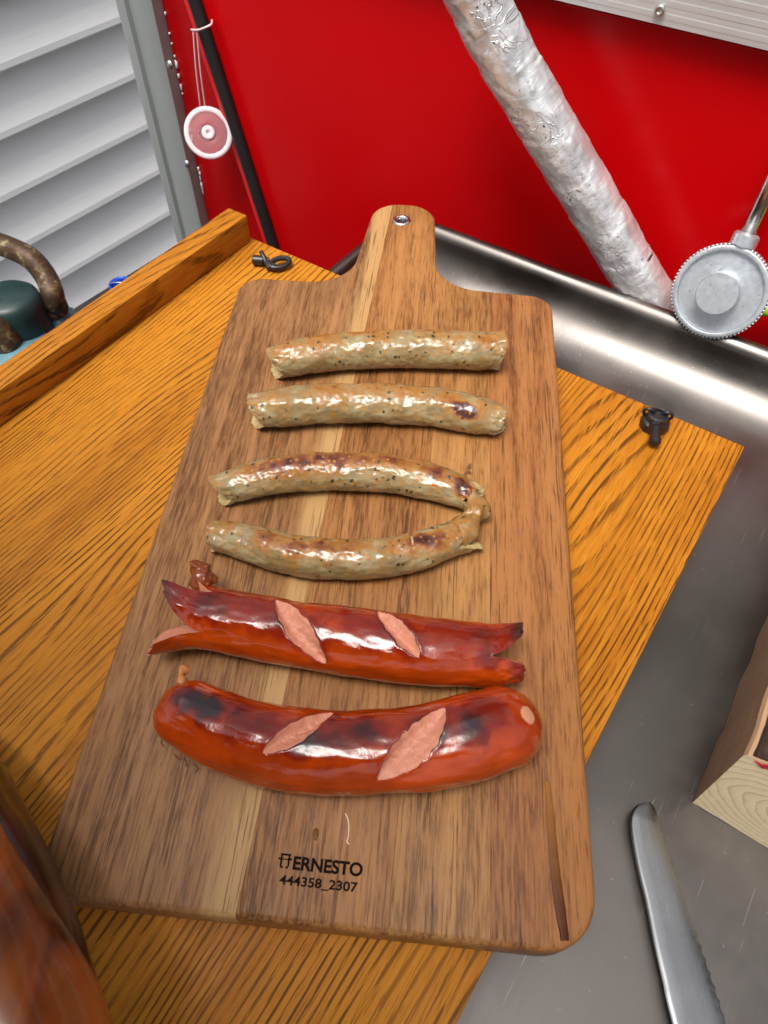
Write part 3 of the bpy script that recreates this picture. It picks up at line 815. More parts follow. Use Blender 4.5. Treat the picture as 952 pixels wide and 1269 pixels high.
sausage('frankfurter', 'plump curved red sausage with charred patches and round whole ends', 'sausage', GR,
        [(203, 866), (235, 886), (275, 905), (320, 919), (370, 929), (420, 932.5), (470, 931), (520, 927), (570, 916), (620, 902), (668, 888)], [42, 44, 46, 49, 50.5, 50.5, 51, 52.5, 54, 51, 44],
        red_mat('red_skin_b', 2.0, (.40, .045, .003), (.165, .010, .0025)), M['flesh'], rounded=True, endr=.92,
        cuts=[((326, 934), (413, 881), 28, .0034, -.8), ((468, 966), (552, 876), 40, .0036, -.8)],
        chars=[(245, 870, 33, 1.27), (262, 880, 28, 1.08), (300, 892, 37, 0.73), (330, 900, 28, 0.78), (375, 918, 30, 1.27), (400, 915, 33, 0.97), (435, 908, 39, 0.93), (460, 905, 30, 0.78), (525, 910, 30, 1.08), (540, 905, 26, 0.78),
               (585, 908, 28, 0.88), (575, 895, 37, 0.58), (600, 880, 44, 0.49), (230, 862, 28, 0.78), (280, 870, 33, 0.49)],
        pales=[(654, 886, 16, 1.0), (520, 975, 24, .62)], top_char=.42, seed=6, nr=440, na=176, bump=.00035, flat_=.93, bumpf=34)

# ---- juice on the board
oil = NT('meat_juice'); on_ = oil.noise(oil.coord(), 160, 3)
osx = oil.n('SeparateXYZ'); otc = oil.n('TexCoord'); oil.t.links.new(otc.outputs['Object'], osx.inputs[0])
ogr = oil.n('MapRange'); oil.set(ogr.inputs[0], oil.math('MULTIPLY_ADD', on_, .02, osx.outputs[1])); ogr.inputs[1].default_value = -.015; ogr.inputs[2].default_value = .040
oil.p(Base_Color=oil.mix(ogr.outputs[0], (.075, .016, .004), (.34, .14, .03)), Roughness=.05, Specular_IOR_Level=.5, Transmission_Weight=.15, IOR=1.36)
def film(name, path, widths, mat, zoff=0.0, hgt=.00035):
    pts = [at(x, y, zoff) for x, y in path]; c = spline(pts, 70); ws = spline([Vector((w, 0, i)) for i, w in enumerate(widths)], 70)
    V = []; ff = []; na_ = 9
    for i, p in enumerate(c):
        T = (c[min(i+1, 69)]-c[max(i-1, 0)]).normalized(); S = Vector((T.y, -T.x, 0)).normalized()
        t = i/69*(len(widths)-1); k = min(int(t), len(widths)-2); w = (widths[k]*(1-t+k)+widths[k+1]*(t-k))*proj(p)[2]/F0/2
        wl2 = w*(1+.14*noise.noise(Vector((i*.22, 1, 0)))); wr2 = w*(1+.18*noise.noise(Vector((i*.22, 5, 0))))
        for j in range(na_):
            q = -1+2*j/(na_-1); ww = wr2 if q > 0 else wl2
            V.append(p+S*q*ww+UP*(.00008+hgt*math.sqrt(max(0, 1-q*q))-(.0001 if abs(q) == 1 else 0)))
    for i in range(69):
        for j in range(na_-1): ff.append((i*na_+j, i*na_+j+1, (i+1)*na_+j+1, (i+1)*na_+j))
    loc = c[35].copy(); loc.z = 0
    o = pydata(name, [v-loc for v in V], ff, mat); o.location = loc; return o
o = film('juice_trickle', [(678, 968), (682, 1010), (686, 1060), (692, 1110), (698, 1150), (700, 1166)], [6, 10, 12, 13, 14, 11], oil.m)
tag(o, 'shiny brown trickle of meat juice running down the cutting board edge', 'trickle')
clear = NT('clear_drop'); clear.p(Base_Color=(.50, .30, .16), Roughness=.04, Transmission_Weight=.75, IOR=1.35)
def drop(px, py, rx, ry, name, label, cat, group, mat):
    p = at(px, py, 0); k = proj(p)[2]/F0; bm = bmesh.new()
    prof = [(1.0, .0), (.97, .12), (.86, .28), (.65, .42), (.4, .51), (.15, .55), (.0005, .555)]
    lathe(bm, prof, 20, cap=True)
    for v in bm.verts: v.co = Vector((v.co.x*rx*k*(1+.15*math.sin(3*v.co.y)), v.co.y*ry*k*1.3, v.co.z*min(rx, ry)*k*.7))
    o = obj(name, bm, mat, None, True, (p.x, p.y, .00006)); return tag(o, label, cat, group)
drop(391.5, 1034, 3.6, 5.6, 'juice_drop', 'single round drop of juice above the burned lettering', 'drop', None, oil.m)
fib = flat('pale_fibre', (.80, .62, .40), .5)
bm = bmesh.new(); tube(bm, [at(x, y, .0006) for x, y in ((428, 1008), (431, 1014), (432.5, 1024), (432, 1036), (430, 1043), (433, 1046))], .0003, 6, 24)
tag(obj('casing_shred', bm, fib, None), 'thin pale shred of casing right of the juice drop', 'shred')
FS = ['upright glistening fat streak just off the plump sausage left end', 'wavy glistening fat streak on the board under the plump sausage', 'short glistening fat fleck at the end of the wavy streak']
for i, path in enumerate([[(203, 925), (200, 918), (206, 910), (204, 902)], [(216, 935), (222, 941), (229, 940), (232, 950)], [(238, 946), (246, 952), (242, 958)]]):
    bm = bmesh.new(); tube(bm, [at(x, y, .0003) for x, y in path], .00035, 6, 16)
    tag(obj('fat_smear', bm, clear.m, None), FS[i], 'smear', 'fat smears on the board')
bm = bmesh.new(); tube(bm, [at(x, y, .002) for x, y in ((573, 592), (577, 586), (581, 577), (584, 575), (580, 581), (583, 586))], .0006, 6, 16)
tag(obj('casing_shred', bm, clear.m, None), 'translucent curl of casing beside the arched sausage end', 'shred')

# stub and frayed bits of the red sausages
def nub(parent, pts, rad, mat, name='casing_tip', amp=.0006, frq=260, chv=0.0):
    bm = bmesh.new(); tube(bm, [p-parent.location for p in pts], rad, 28, 34)
    for v in bm.verts: v.co += Vector((fbm(v.co*frq, 3), fbm(v.co*frq+Vector((9, 0, 0)), 3), fbm(v.co*frq+Vector((0, 9, 0)), 3)))*amp
    o = obj(name, bm, mat, parent)
    a = o.data.attributes.new('char', 'FLOAT', 'POINT'); a.data.foreach_set('value', [chv]*len(o.data.vertices))
    return o
S = [o for o in bpy.data.objects if o.name.startswith('frankfurter')]
S.sort(key=lambda o: -o.location.y)
tipm = flat('browned_tip', (.20, .045, .010), .25, 0, .5, 300); tipo = flat('orange_tip', (.45, .17, .05), .3, 0, .3, 200)
nub(S[0], [at(256, 727, .018), at(251, 717, .021), at(248, 708, .022), at(251, 700, .021)], lambda t: .0048-.0016*t, tipm, 'burnt_tip', .0022, 170)
SB = sorted([o for o in bpy.data.objects if o.name.startswith('bratwurst')], key=lambda o: o.location.y)[0]
nub(SB, [at(562, 668, .009), at(575, 655, .0095), at(585, 641, .0095), at(589, 628, .009), at(587, 620, .008)], lambda t: .0068-.0022*t+.0006*math.sin(t*10), bpy.data.materials['brat_skin_d'], 'pinched_end', .0022, 150, .42)
nub(S[1], [at(226, 850, .018), at(225, 842, .020), at(226, 834, .020), at(229, 828, .019)], lambda t: .0022-.0008*t+.0006*math.sin(t*9), tipo)

# ================================================================== BLACK LATCH FITTINGS ON THE TABLETOP
def place(root, name, bm, mat): return obj(name, bm, mat, root, smooth='auto')
p = at(810, 528, ZTAB)
r = empty('latch_fitting', (p.x, p.y, ZTAB), 0, 'black metal latch fitting with upright ring and pin near the bare table corner', 'latch', 'latch fittings')
bm = bmesh.new(); lathe(bm, [(.0085, .0002), (.0088, .002), (.0080, .0052), (.0064, .0062), (.0060, .0095), (.0045, .0100), (.0040, .0085), (.0003, .0082)], 10)
place(r, 'body', bm, M['black'])
d = (at(808, 556, ZTAB)-p).normalized()
bm = bmesh.new(); lathe(bm, [(.0042, 0), (.0042, .0025), (.0030, .0030), (.0028, .0100), (.0034, .0104), (.0033, .0135), (.0022, .0145), (.0002, .0146)], 20, M=to_axis((d.x*.005, d.y*.005, .0055), d))
place(r, 'pin', bm, M['black'])
for s in (-1, 1):
    c = Vector((d.y*s*.0052, -d.x*s*.0052, .0080))-d*.002
    bm = bmesh.new(); tube(bm, [c+Vector((math.cos(a)*.0028*d.y, -math.cos(a)*.0028*d.x, 0))+UP*math.sin(a)*.0028 for a in [2*PI*k/24 for k in range(25)]], .0010, 8)
    place(r, 'ring', bm, M['black'])
p = at(334, 328, ZTAB)
r = empty('latch_fitting', (p.x, p.y, ZTAB), 0, 'black twisted latch fitting beside the raised rail', 'latch', 'latch fittings')
def q(px, py, z): v = at(px, py, ZTAB+z); return Vector((v.x-p.x, v.y-p.y, z))
a, b = q(313, 322, .004), q(328, 323, .004)
bm = bmesh.new(); lathe(bm, [(.0002, 0), (.0030, .0004), (.0035, .001), (.0035, .0080), (.0026, .0088), (.0024, .012), (.0002, .0122)], 18, M=to_axis(a, b-a)); place(r, 'barrel', bm, M['black'])
bm = bmesh.new(); tube(bm, [q(323, 311, .010), q(326, 316, .008), q(330, 325, .005), q(334, 333, .003)], lambda t: .0014+.0006*t, 10, 16); place(r, 'arm', bm, M['black'])
c = q(347, 326, .0042); ax = (q(356, 323, .0042)-c).normalized(); ay = Vector((-ax.y, ax.x, .25)).normalized()
bm = bmesh.new(); tube(bm, [c+ax*math.cos(t_)*.0072+ay*math.sin(t_)*.0040 for t_ in [2*PI*k/32 for k in range(33)]], .0019, 10); place(r, 'loop', bm, M['black'])
bm = bmesh.new(); tube(bm, [q(330, 325, .005), q(336, 330, .0042), q(341, 329, .0040)], .0022, 10, 10); place(r, 'shank', bm, M['black'])

# ================================================================== SUCTION CUP HANGING ON THE SEAL
cc_ = on(258.5, 165, T1, KW-.020)
cup = empty('suction_cup', cc_, ANG_T, 'round translucent plastic suction cup hanging by wire from black seal', 'suction cup')
pl = NT('cup_plastic'); pl.p(Base_Color=(.95, .62, .66), Roughness=.2, Transmission_Weight=.85, IOR=1.15, Subsurface_Weight=.0)
plw = flat('cup_rim', (.74, .60, .62), .35, 0, .05)
RC = 29.5*proj(cc_)[2]/F0
cv = (CAMLOC-cc_).normalized(); Mx = to_axis((0, 0, 0), Vector((cv.dot(T2), cv.dot(T1), cv.z+.1)))
tl = Matrix.Identity(4)
bm = bmesh.new(); lathe(bm, [(RC*.82, .0016), (RC*.55, .0026), (RC*.28, .0038), (RC*.28, .0028), (RC*.55, .0014), (RC*.80, .0006)], 48, cap=False, M=tl@Mx); obj('dish', bm, pl.m, cup)
bm = bmesh.new(); lathe(bm, [(RC*.80, .0004), (RC*.98, -.0004), (RC, .0006), (RC*.96, .0016), (RC*.80, .0020), (RC*.78, .0012), (RC*.80, .0004)], 48, cap=False, M=tl@Mx); obj('rim', bm, plw, cup)
bm = bmesh.new(); lathe(bm, [(RC*.27, .0024), (RC*.28, .0042), (RC*.22, .0052), (RC*.08, .0054), (RC*.06, .0040), (.00005, .0040)], 28, M=tl@Mx); obj('hub', bm, plw, cup)
wire = flat('clear_wire', (.80, .55, .55), .25, 0, .1)
def cl(px, py, off): v = on(px, py, T1, KW-off)-cc_; return Vector((v.dot(T2), v.dot(T1), v.z))
for a, b in (((239.5, 37), (249, 137)), ((244, 37), (255, 137))):
    bm = bmesh.new(); tube(bm, [cl(a[0], a[1], .012), cl((a[0]+b[0])/2-1, (a[1]+b[1])/2, .012), cl(b[0], b[1], .009)], .00075, 8, 16); obj('wire', bm, wire, cup)
bm = bmesh.new(); tube(bm, [cl(237, 37, .012), cl(246, 37, .014), cl(256, 33.5, .014), cl(262, 30, .010), cl(263, 25, .002)], .0009, 8, 24); obj('wire_loop', bm, wire, cup)

# ================================================================== TAPED DUCT
tape = NT('foil_tape')
cmb = tape.n('CombineXYZ'); tape.set(cmb.inputs[0], tape.attr('along')); tape.set(cmb.inputs[1], tape.attr('around'))
def tmap(sx, sy, lx=0.0, rz=0.0):
    mp_ = tape.n('Mapping'); tape.t.links.new(cmb.outputs[0], mp_.inputs[0]); mp_.inputs['Scale'].default_value = (sx, sy, 1); mp_.inputs['Location'].default_value = (lx, lx*.7, lx); mp_.inputs['Rotation'].default_value = (0, 0, rz)
    return mp_.outputs[0]
n1 = tape.noise(tmap(1, 1), 55, 5, .6); cri = tape.noise(tmap(1, .45, 2), 330, 4, .65, .6); big = tape.noise(tmap(1, .55, 5), 90, 3, .5, 1.2)
wr = tape.noise(tmap(1, 1, 9, .6), 60, 2, .4, 2.0); fold = tape.ramp(wr, (.47, 0.0), (.5, 1.0), (.53, 0.0)); fold = tape.math('MULTIPLY', fold, tape.step(tape.noise(tmap(1, 1, 3), 22, 2), .48, .6))
seam = tape.attr('seam'); sl2 = tape.ramp(seam, (0.0, 1.0), (.05, 0.0))
spk = tape.vor(tmap(1, 1), 170); flk = tape.math('MULTIPLY', tape.ramp(spk, (.12, 1.0), (.20, 0.0)), tape.step(n1, .52, .6))
c = tape.mix(tape.step(n1, .3, .7), (.55, .55, .56), (.86, .86, .87)); c = tape.mix(tape.math('MULTIPLY', sl2, .55), c, (.20, .20, .20)); c = tape.mix(tape.math('MULTIPLY', fold, .55), c, (.14, .14, .14)); c = tape.mix(flk, c, (.05, .05, .05))
tape.p(Base_Color=c, Metallic=.6, Roughness=tape.math('MULTIPLY_ADD', n1, .28, .20))
tape.bump(tape.math('ADD', tape.math('ADD', tape.math('MULTIPLY', cri, .45), tape.math('MULTIPLY', big, .9)), tape.math('MULTIPLY', fold, .5)), .6, .0016)
def dk(px, py, off): return on(px, py, T1, KW-off)
dpts = [dk(570, -55, .068), dk(592, 0, .062), dk(630, 75, .056), dk(680, 160, .050), dk(735, 252, .042), dk(790, 345, .034)]
dd_ = (dpts[-1]-dpts[-2]).normalized(); dpts.append(dpts[-1]+dd_*.06); dpts.append(dpts[-1]+dd_*.05+Vector((0, 0, -.05)))
hw = [40, 38.5, 37, 35, 32.5, 30]
rad = [h*proj(p)[2]/F0 for h, p in zip(hw, dpts)]; RD = sum(rad)/len(rad)*.94
cpts = spline(dpts, 260); prev = None; V = []; ff = []; SEG = 72; al_, ar_, se_ = [], [], []
Ld = 0
for i, p in enumerate(cpts):
    T = (cpts[min(i+1, 259)]-cpts[max(i-1, 0)]).normalized(); A = (T.orthogonal() if prev is None else prev-T*prev.dot(T)).normalized(); prev = A; Bv = T.cross(A)
    if i: Ld += (p-cpts[i-1]).length
    for k in range(SEG):
        a = 2*PI*k/SEG
        sp = ((Ld/.036)+a/(2*PI)*1.0+.16*math.sin(a*2)+.35*noise.noise(Vector((Ld*30, math.cos(a), math.sin(a))))) % 1.0               # spiral overlap of the tape
        r_ = RD+.0006*(1-sp)+.0006*fbm((math.cos(a)*2.2, math.sin(a)*2.2, Ld*55), 4)+.0005*fbm((math.cos(a)*5, math.sin(a)*5, Ld*130), 3)
        V.append(p+(A*math.cos(a)+Bv*math.sin(a))*r_-dpts[-1]); al_.append(Ld); ar_.append(math.sin(a)*RD*1.5+math.cos(a)*.01); se_.append(sp)
for i in range(259):
    for k in range(SEG): ff.append((i*SEG+k, i*SEG+(k+1) % SEG, (i+1)*SEG+(k+1) % SEG, (i+1)*SEG+k))
o = pydata('taped_duct', V, ff, tape.m, None, True, None, {'along': al_, 'around': ar_, 'seam': se_}); o.location = dpts[-1]
tag(o, 'silver tape wrapped duct slanting down in front of the red wall', 'duct')

# ================================================================== GALVANISED DISC ON A ROD
galv = NT('galvanised'); gco = galv.coord(); gv = galv.vor(gco, 130, out=1); gn3 = galv.noise(gco, 260, 5, .7); gs = galv.noise(gco, 420, 3, .6)
c = galv.mix(gn3, (.40, .43, .46), (.72, .76, .80)); c = galv.mix(galv.math('MULTIPLY', galv.step(gs, .66, .72), .8), c, (.12, .11, .10))
galv.p(Base_Color=c, Metallic=.75, Roughness=galv.math('MULTIPLY_ADD', gn3, .3, .22)); galv.bump(gn3, .25, .0006)
dc = dk(892, 362, .050)
axd = (CAMLOC+Vector((-.06, -.02, -.05))-dc).normalized()
ks = proj(dc)[2]/F0
RDsc = 56*ks
updir = dk(952, 222, .050)-dc
disc = empty('galvanised_disc', dc, 0, 'round galvanised metal disc with knurled edge and knob on steel rod', 'dial')
MD = to_axis((0, 0, 0), axd, updir)
bm = bmesh.new(); lathe(bm, [(RDsc*.97, -.012), (RDsc, -.010), (RDsc, -.001), (RDsc*.975, .0010), (RDsc*.93, .0014), (RDsc*.89, .0010), (RDsc*.86, -.0030), (RDsc*.45, -.0030), (.0003, -.0030)], 72, M=MD)
obj('plate', bm, galv.m, disc, smooth='auto')
for k in range(76):
    a = 2*PI*k/76; bm_ = None
km = bmesh.new(); box(km, (-.0007, -.0008, -.0095), (.0005, .0008, .0000), .0004, 1); me0 = None
for k in range(76):
    a = 2*PI*k/76
    if me0 is None:
        o = obj('knurl', km, galv.m, disc); me0 = o.data
    else: o = link(bpy.data.objects.new('knurl', me0), disc)
    o.matrix_local = MD @ Matrix.Rotation(a, 4, 'Z') @ Matrix.Translation((RDsc+.0002, 0, 0))
bm = bmesh.new(); kr = RDsc*.44
lathe(bm, [(kr*1.0, -.0032), (kr*1.0, .0135), (kr*.96, .0150), (kr*.5, .0152), (.0003, .0152)], 48, M=MD); obj('knob', bm, galv.m, disc, smooth='auto')
bm = bmesh.new(); pu = (updir-axd*updir.dot(axd)).normalized(); c0 = pu*RDsc*.97-axd*.005
lathe(bm, [(.0075, 0), (.0085, .001), (.0085, .0075), (.0070, .0090), (.0040, .0092)], 28, M=to_axis(c0, pu)); obj('collar', bm, galv.m, disc, smooth='auto')
bm = bmesh.new(); tube(bm, [c0+pu*.006, c0+pu*.06, c0+pu*.20], .0050, 20); obj('rod', bm, M['chrome'], disc)
# lime green hose peeping out behind the disc
hp = [dk(915, 372, .020), dk(940, 380, .020), dk(965, 386, .018), dk(1010, 392, .016), dk(1060, 420, .016), dk(1090, 520, .016)]
bm = bmesh.new(); tube(bm, [v-hp[2] for v in hp], .0052, 18, 50)
o = obj('garden_hose', bm, flat('lime_plastic', (.36, .60, .015), .4, 0, .1), None, True, hp[2]); tag(o, 'lime green hose peeping out behind the galvanised disc', 'hose')

# ================================================================== FIREWOOD BILLET
A0 = at(858, 995, ZF); lt = tloc(A0)
log = empty('firewood_billet', (A0.x, A0.y, ZF), ANG_T, 'split firewood billet with pale sawn end lying on the steel', 'firewood')
endm = NT('sawn_end'); ec = endm.n('TexCoord'); mp = endm.n('Mapping'); endm.t.links.new(ec.outputs['Object'], mp.inputs[0])
mp.inputs['Location'].default_value = (-.036, 0, -.036)
sxx = endm.n('SeparateXYZ'); endm.t.links.new(mp.outputs[0], sxx.inputs[0])
wv = endm.noise(endm.coord(), 40, 3)
rr2 = endm.math('SQRT', endm.math('ADD', endm.math('MULTIPLY', sxx.outputs[0], sxx.outputs[0]), endm.math('MULTIPLY', endm.math('MULTIPLY', sxx.outputs[2], sxx.outputs[2]), 1.8)))
rg = endm.math('FRACT', endm.math('MULTIPLY', endm.math('MULTIPLY_ADD', wv, .012, rr2), 190.0))
saw = endm.noise(endm.coord((1, 1, .15), rot=(0, R(20), 0)), 330, 3, .7)
c = endm.mix(endm.ramp(rg, (0, 0.0), (.7, .25), (1, 1.0)), (.86, .72, .47), (.64, .46, .23)); c = endm.mix(endm.math('MULTIPLY', endm.step(saw, .5, .7), .35), c, (.92, .82, .60))
endm.p(Base_Color=c, Roughness=.75); endm.bump(saw, .6, .0008)
sidm = NT('split_side'); s1_ = sidm.noise(sidm.coord((1, .04, 1)), 260, 4, .7); s2_ = sidm.noise(sidm.coord((1, .15, 1)), 40, 3)
sidm.p(Base_Color=sidm.mix(s1_, (.25, .125, .06), sidm.mix(s2_, (.46, .27, .15), (.60, .40, .24))), Roughness=.7); sidm.bump(s1_, .7, .0012)
bark = NT('dark_bark'); b1_ = bark.noise(bark.coord((1, .06, 1)), 130, 5, .7)
bark.p(Base_Color=bark.ramp(b1_, (.35, (.012, .007, .005)), (.6, (.06, .03, .018)), (.75, (.22, .11, .06))), Roughness=.6); bark.bump(b1_, .9, .002)
def zat(px, py):
    P = on(px, py, T1, lt.y); return P.dot(T2)-lt.x, P.z-ZF
top = zat(925, 935); tr = zat(952, 946); 
prof = [(0, .0002)]
bn = 26; BW = .085
for k in range(1, bn): prof.append((BW*k/bn, .0004+.0009*abs(noise.noise(Vector((k*.9, 0, 0))))+(.004 if k > 22 else 0)))
prof += [(BW, .01), (BW+.003, .045), (BW-.006, tr[1]+.004), (tr[0]+.02, tr[1]+.0025), (tr[0], tr[1]), (top[0]+.0006, top[1]), (top[0]-.0004, top[1]-.002)]
LL = .30; NY = 40
V = []; 
for k in range(NY+1):
    y = LL*k/NY
    for (x, z) in prof:
        w_ = fbm((x*50, y*30, z*50), 3)*.0012*(1 if k else .3)
        V.append((x+w_, y, max(.0002, z+w_*.6)))
N = len(prof); ff = []; mi = []
for k in range(NY):
    for j in range(N):
        ff.append((k*N+j, k*N+(j+1) % N, (k+1)*N+(j+1) % N, (k+1)*N+j)); mi.append(1)
ff.append(tuple(range(N))); mi.append(0); ff.append(tuple(range(NY*N, NY*N+N))[::-1]); mi.append(0)
o = pydata('wood_body', V, ff, [endm.m, sidm.m], log, False, mi)
b2_ = bmesh.new(); b2_.from_mesh(o.data); bmesh.ops.recalc_face_normals(b2_, faces=b2_.faces[:]); b2_.to_mesh(o.data); b2_.free()
# dark bark slab on top of the billet
V = []; ff = []; XB = 24
x0b, x1b = top[0]+.0016, BW-.002
def ztop(x):
    P_ = [(top[0], top[1]), (tr[0], tr[1]), (tr[0]+.02, tr[1]+.0025), (BW, tr[1]+.004)]
    for (xa_, za_), (xc_, zc_) in zip(P_, P_[1:]):
        if x <= xc_: return za_+(zc_-za_)*(x-xa_)/(xc_-xa_)
    return P_[-1][1]
for k in range(61):
    y = .0006+(LL-.002)*k/60
    for j in range(XB+1):
        x = x0b+(x1b-x0b)*j/XB+.0006*noise.noise(Vector((y*120, j, 2)))
        base = ztop(x)
        hgt = (.0020+.0045*math.sqrt(max(0, 1-(2*j/XB-1)**8))+.0016*fbm((x*120, y*40, 0), 4)) if 0 < j < XB else -.002
        V.append((x, y, base+max(-.002, hgt)*(1 if k else .6)))
for k in range(60):
    for j in range(XB): a = k*(XB+1)+j; ff.append((a, a+1, a+XB+2, a+XB+1))
ff.append(tuple(range(XB+1))[::-1])
pydata('bark', V, ff, bark.m, log)
bm = bmesh.new(); x, z = zat(936, 941); x2, z2 = zat(975, 952)
prism(bm, [(x, z), (x+.004, z-.0026), (x2, z2-.0022), (x2, z2+.0018), (x+.003, z+.0005)], 0, .0004)
for v in bm.verts: v.co = Vector((v.co.x, -.0008+v.co.z, v.co.y))
bmesh.ops.recalc_face_normals(bm, faces=bm.faces[:]); obj('red_paint_mark', bm, flat('red_mark', (.50, .02, .04), .6, 0, .3, 300), log, smooth=False)

# ================================================================== KNIFE
zk = ZF+.006
tip = at(800, 995, zk)
pa_, pb_ = at(779, 1018, zk), at(840, 1290, zk); e1 = at(905, 1290, zk)
ax = (((pb_+e1)/2)-at(797, 1010, zk)); ax.z = 0; ax.normalize(); ay = Vector((-ax.y, ax.x, 0))       # ay points to the serrated side
knife = empty('table_knife', (tip.x, tip.y, zk), 0, 'serrated steel knife with rounded tip lying on the steel sink', 'knife')
def kl(px, py): v = at(px, py, zk)-tip; return v.dot(ax), v.dot(ay)
back = [kl(*p_) for p_ in ((800, 994), (788, 999), (781, 1012), (782, 1035), (789, 1075), (799, 1118), (809, 1170), (819, 1215), (831, 1269))]
edge = [kl(*p_) for p_ in ((806, 994.5), (812, 1003), (822, 1032), (836, 1075), (850, 1118), (866, 1165), (882, 1215), (899, 1269))]
back.append((back[-1][0]+.06, back[-1][1]+.001)); edge.append((edge[-1][0]+.06, edge[-1][1]+.002))
bc = spline([Vector((x, y, 0)) for x, y in back], 150); ecv = spline([Vector((x, y, 0)) for x, y in edge], 150)
V = []; ff = []; NW = 8
for i in range(150):
    b_, e_ = bc[i], ecv[i]
    for tq in range(4):
        pass
    sc = .0009*abs(math.sin(i*.62))**.7 if 8 < i else 0
    dv = (e_-b_); Lw = dv.length; e2 = e_-dv/max(Lw, 1e-6)*sc
    for s in (1, -1):
        for j in range(NW+1):
            f = j/NW; f = (0, .045, .10, .3, .5, .7, .82, .93, 1.0)[j]
            h = (.0003, .0008, .0010, .00095, .0009, .0008, .0006, .0003, .00005)[j]*min(1, .25+i/14)
            q_ = b_.lerp(e2 if j == NW else e_, f); V.append(ax*q_.x+ay*q_.y+UP*(s*h+.004*min(1, i/149)))
W2 = 2*(NW+1)
for i in range(149):
    for s in range(2):
        for j in range(NW):
            a = i*W2+s*(NW+1)+j; qd = (a, a+1, a+W2+1, a+W2); ff.append(qd if s == 1 else qd[::-1])
    a = i*W2; ff.append((a, a+NW+1, a+W2+NW+1, a+W2)); a += NW; ff.append((a, a+W2, a+W2+NW+1, a+NW+1))
bl_m = steel('blade_steel', (.32, .325, .335), .14, .26)
o = pydata('blade', V, ff, bl_m, knife)
b2_ = bmesh.new(); b2_.from_mesh(o.data); bmesh.ops.remove_doubles(b2_, verts=b2_.verts[:], dist=1e-6); bmesh.ops.recalc_face_normals(b2_, faces=b2_.faces[:]); b2_.to_mesh(o.data); b2_.free()
o.data.set_sharp_from_angle(angle=R(25))
ke = (bc[-1]+ecv[-1])/2; hs = ax*ke.x+ay*ke.y
bm = bmesh.new(); tube(bm, [hs+ax*x+UP*.003 for x in (-.006, 0, .02, .05, .08, .095)], lambda t: .0085-.002*math.sin(t*PI), 18, 30)
obj('handle', bm, rub, knife)

# ================================================================== VARNISHED WOOD PIECE AT THE TABLE'S NEAR CORNER
def varnished(name, stops):
    vw = NT(name); v1 = vw.noise(vw.coord((1, .07, .5), rot=(0, 0, -.35)), 70, 3, .5, .4); v2 = vw.noise(vw.coord((1, .2, .6), rot=(0, 0, -.35), loc=(3, 1, 0)), 30, 2)
    vw.p(Base_Color=vw.ramp(vw.math('MULTIPLY_ADD', v2, .4, vw.math('MULTIPLY', v1, .6)), *stops), Roughness=.28, Specular_IOR_Level=.4, Coat_Weight=.25, Coat_Roughness=.12); vw.bump(v1, .25, .002)
    return vw.m
VD = varnished('varnished_dark', ((.36, (.020, .007, .004)), (.50, (.060, .020, .008)), (.64, (.150, .048, .014))))
VO = varnished('varnished_orange', ((.36, (.050, .014, .005)), (.46, (.22, .055, .010)), (.56, (.36, .095, .014)), (.70, (.48, .155, .030))))
vroot = None
def limb(name, pix, rads, seedv):
    pts = []
    for (px, py, z) in pix: pts.append(at(px, py, z))
    c = spline(pts, 70); V = []; prev = None; SG = 48
    for i, p_ in enumerate(c):
        T = (c[min(i+1, 69)]-c[max(i-1, 0)]).normalized(); A = (T.orthogonal() if prev is None else prev-T*prev.dot(T)).normalized(); prev = A; Bv = T.cross(A)
        t_ = i/69*(len(rads)-1); k = min(int(t_), len(rads)-2); r_ = rads[k]*(1-t_+k)+rads[k+1]*(t_-k)
        for k in range(SG):
            a = 2*PI*k/SG
            rr_ = r_*(1+.10*fbm((math.cos(a)*1.6+seedv, math.sin(a)*1.6, i*.03), 3)+.06*math.cos(3*a+seedv+i*.02))
            q_ = p_+(A*math.cos(a)+Bv*math.sin(a))*rr_; q_.z = max(q_.z, ZTAB+.0005); V.append(q_)
    ff = []
    for i in range(69):
        for k in range(SG): ff.append((i*SG+k, i*SG+(k+1) % SG, (i+1)*SG+(k+1) % SG, (i+1)*SG+k))
    ff.append(tuple(range(SG))[::-1]); ff.append(tuple(range(69*SG, 70*SG)))
    return V, ff
base = at(20, 1200, ZTAB)
vroot = empty('driftwood_piece', (base.x, base.y, ZTAB), 0, 'glossy reddish brown varnished wood piece beside the cutting board corner', 'wood piece')
for nm, pix, rads, sv in (('rear_limb', [(-75, 900, .0), (-35, 1000, .012), (15, 1120, .02), (48, 1230, .022), (70, 1330, .015)], [.009, .0145, .0165, .0175, .016], 1.0),
                          ('front_limb', [(-90, 960, .03), (-55, 1060, .045), (-15, 1170, .052), (40, 1300, .05), (70, 1420, .03)], [.011, .014, .016, .018, .018], 4.0)):
    V, ff = limb(nm, pix, rads, sv)
    o = pydata(nm, [v-vroot.location for v in V], ff, VD if nm == 'rear_limb' else VO, vroot)
    b2_ = bmesh.new(); b2_.from_mesh(o.data); bmesh.ops.recalc_face_normals(b2_, faces=b2_.faces[:]); b2_.to_mesh(o.data); b2_.free()

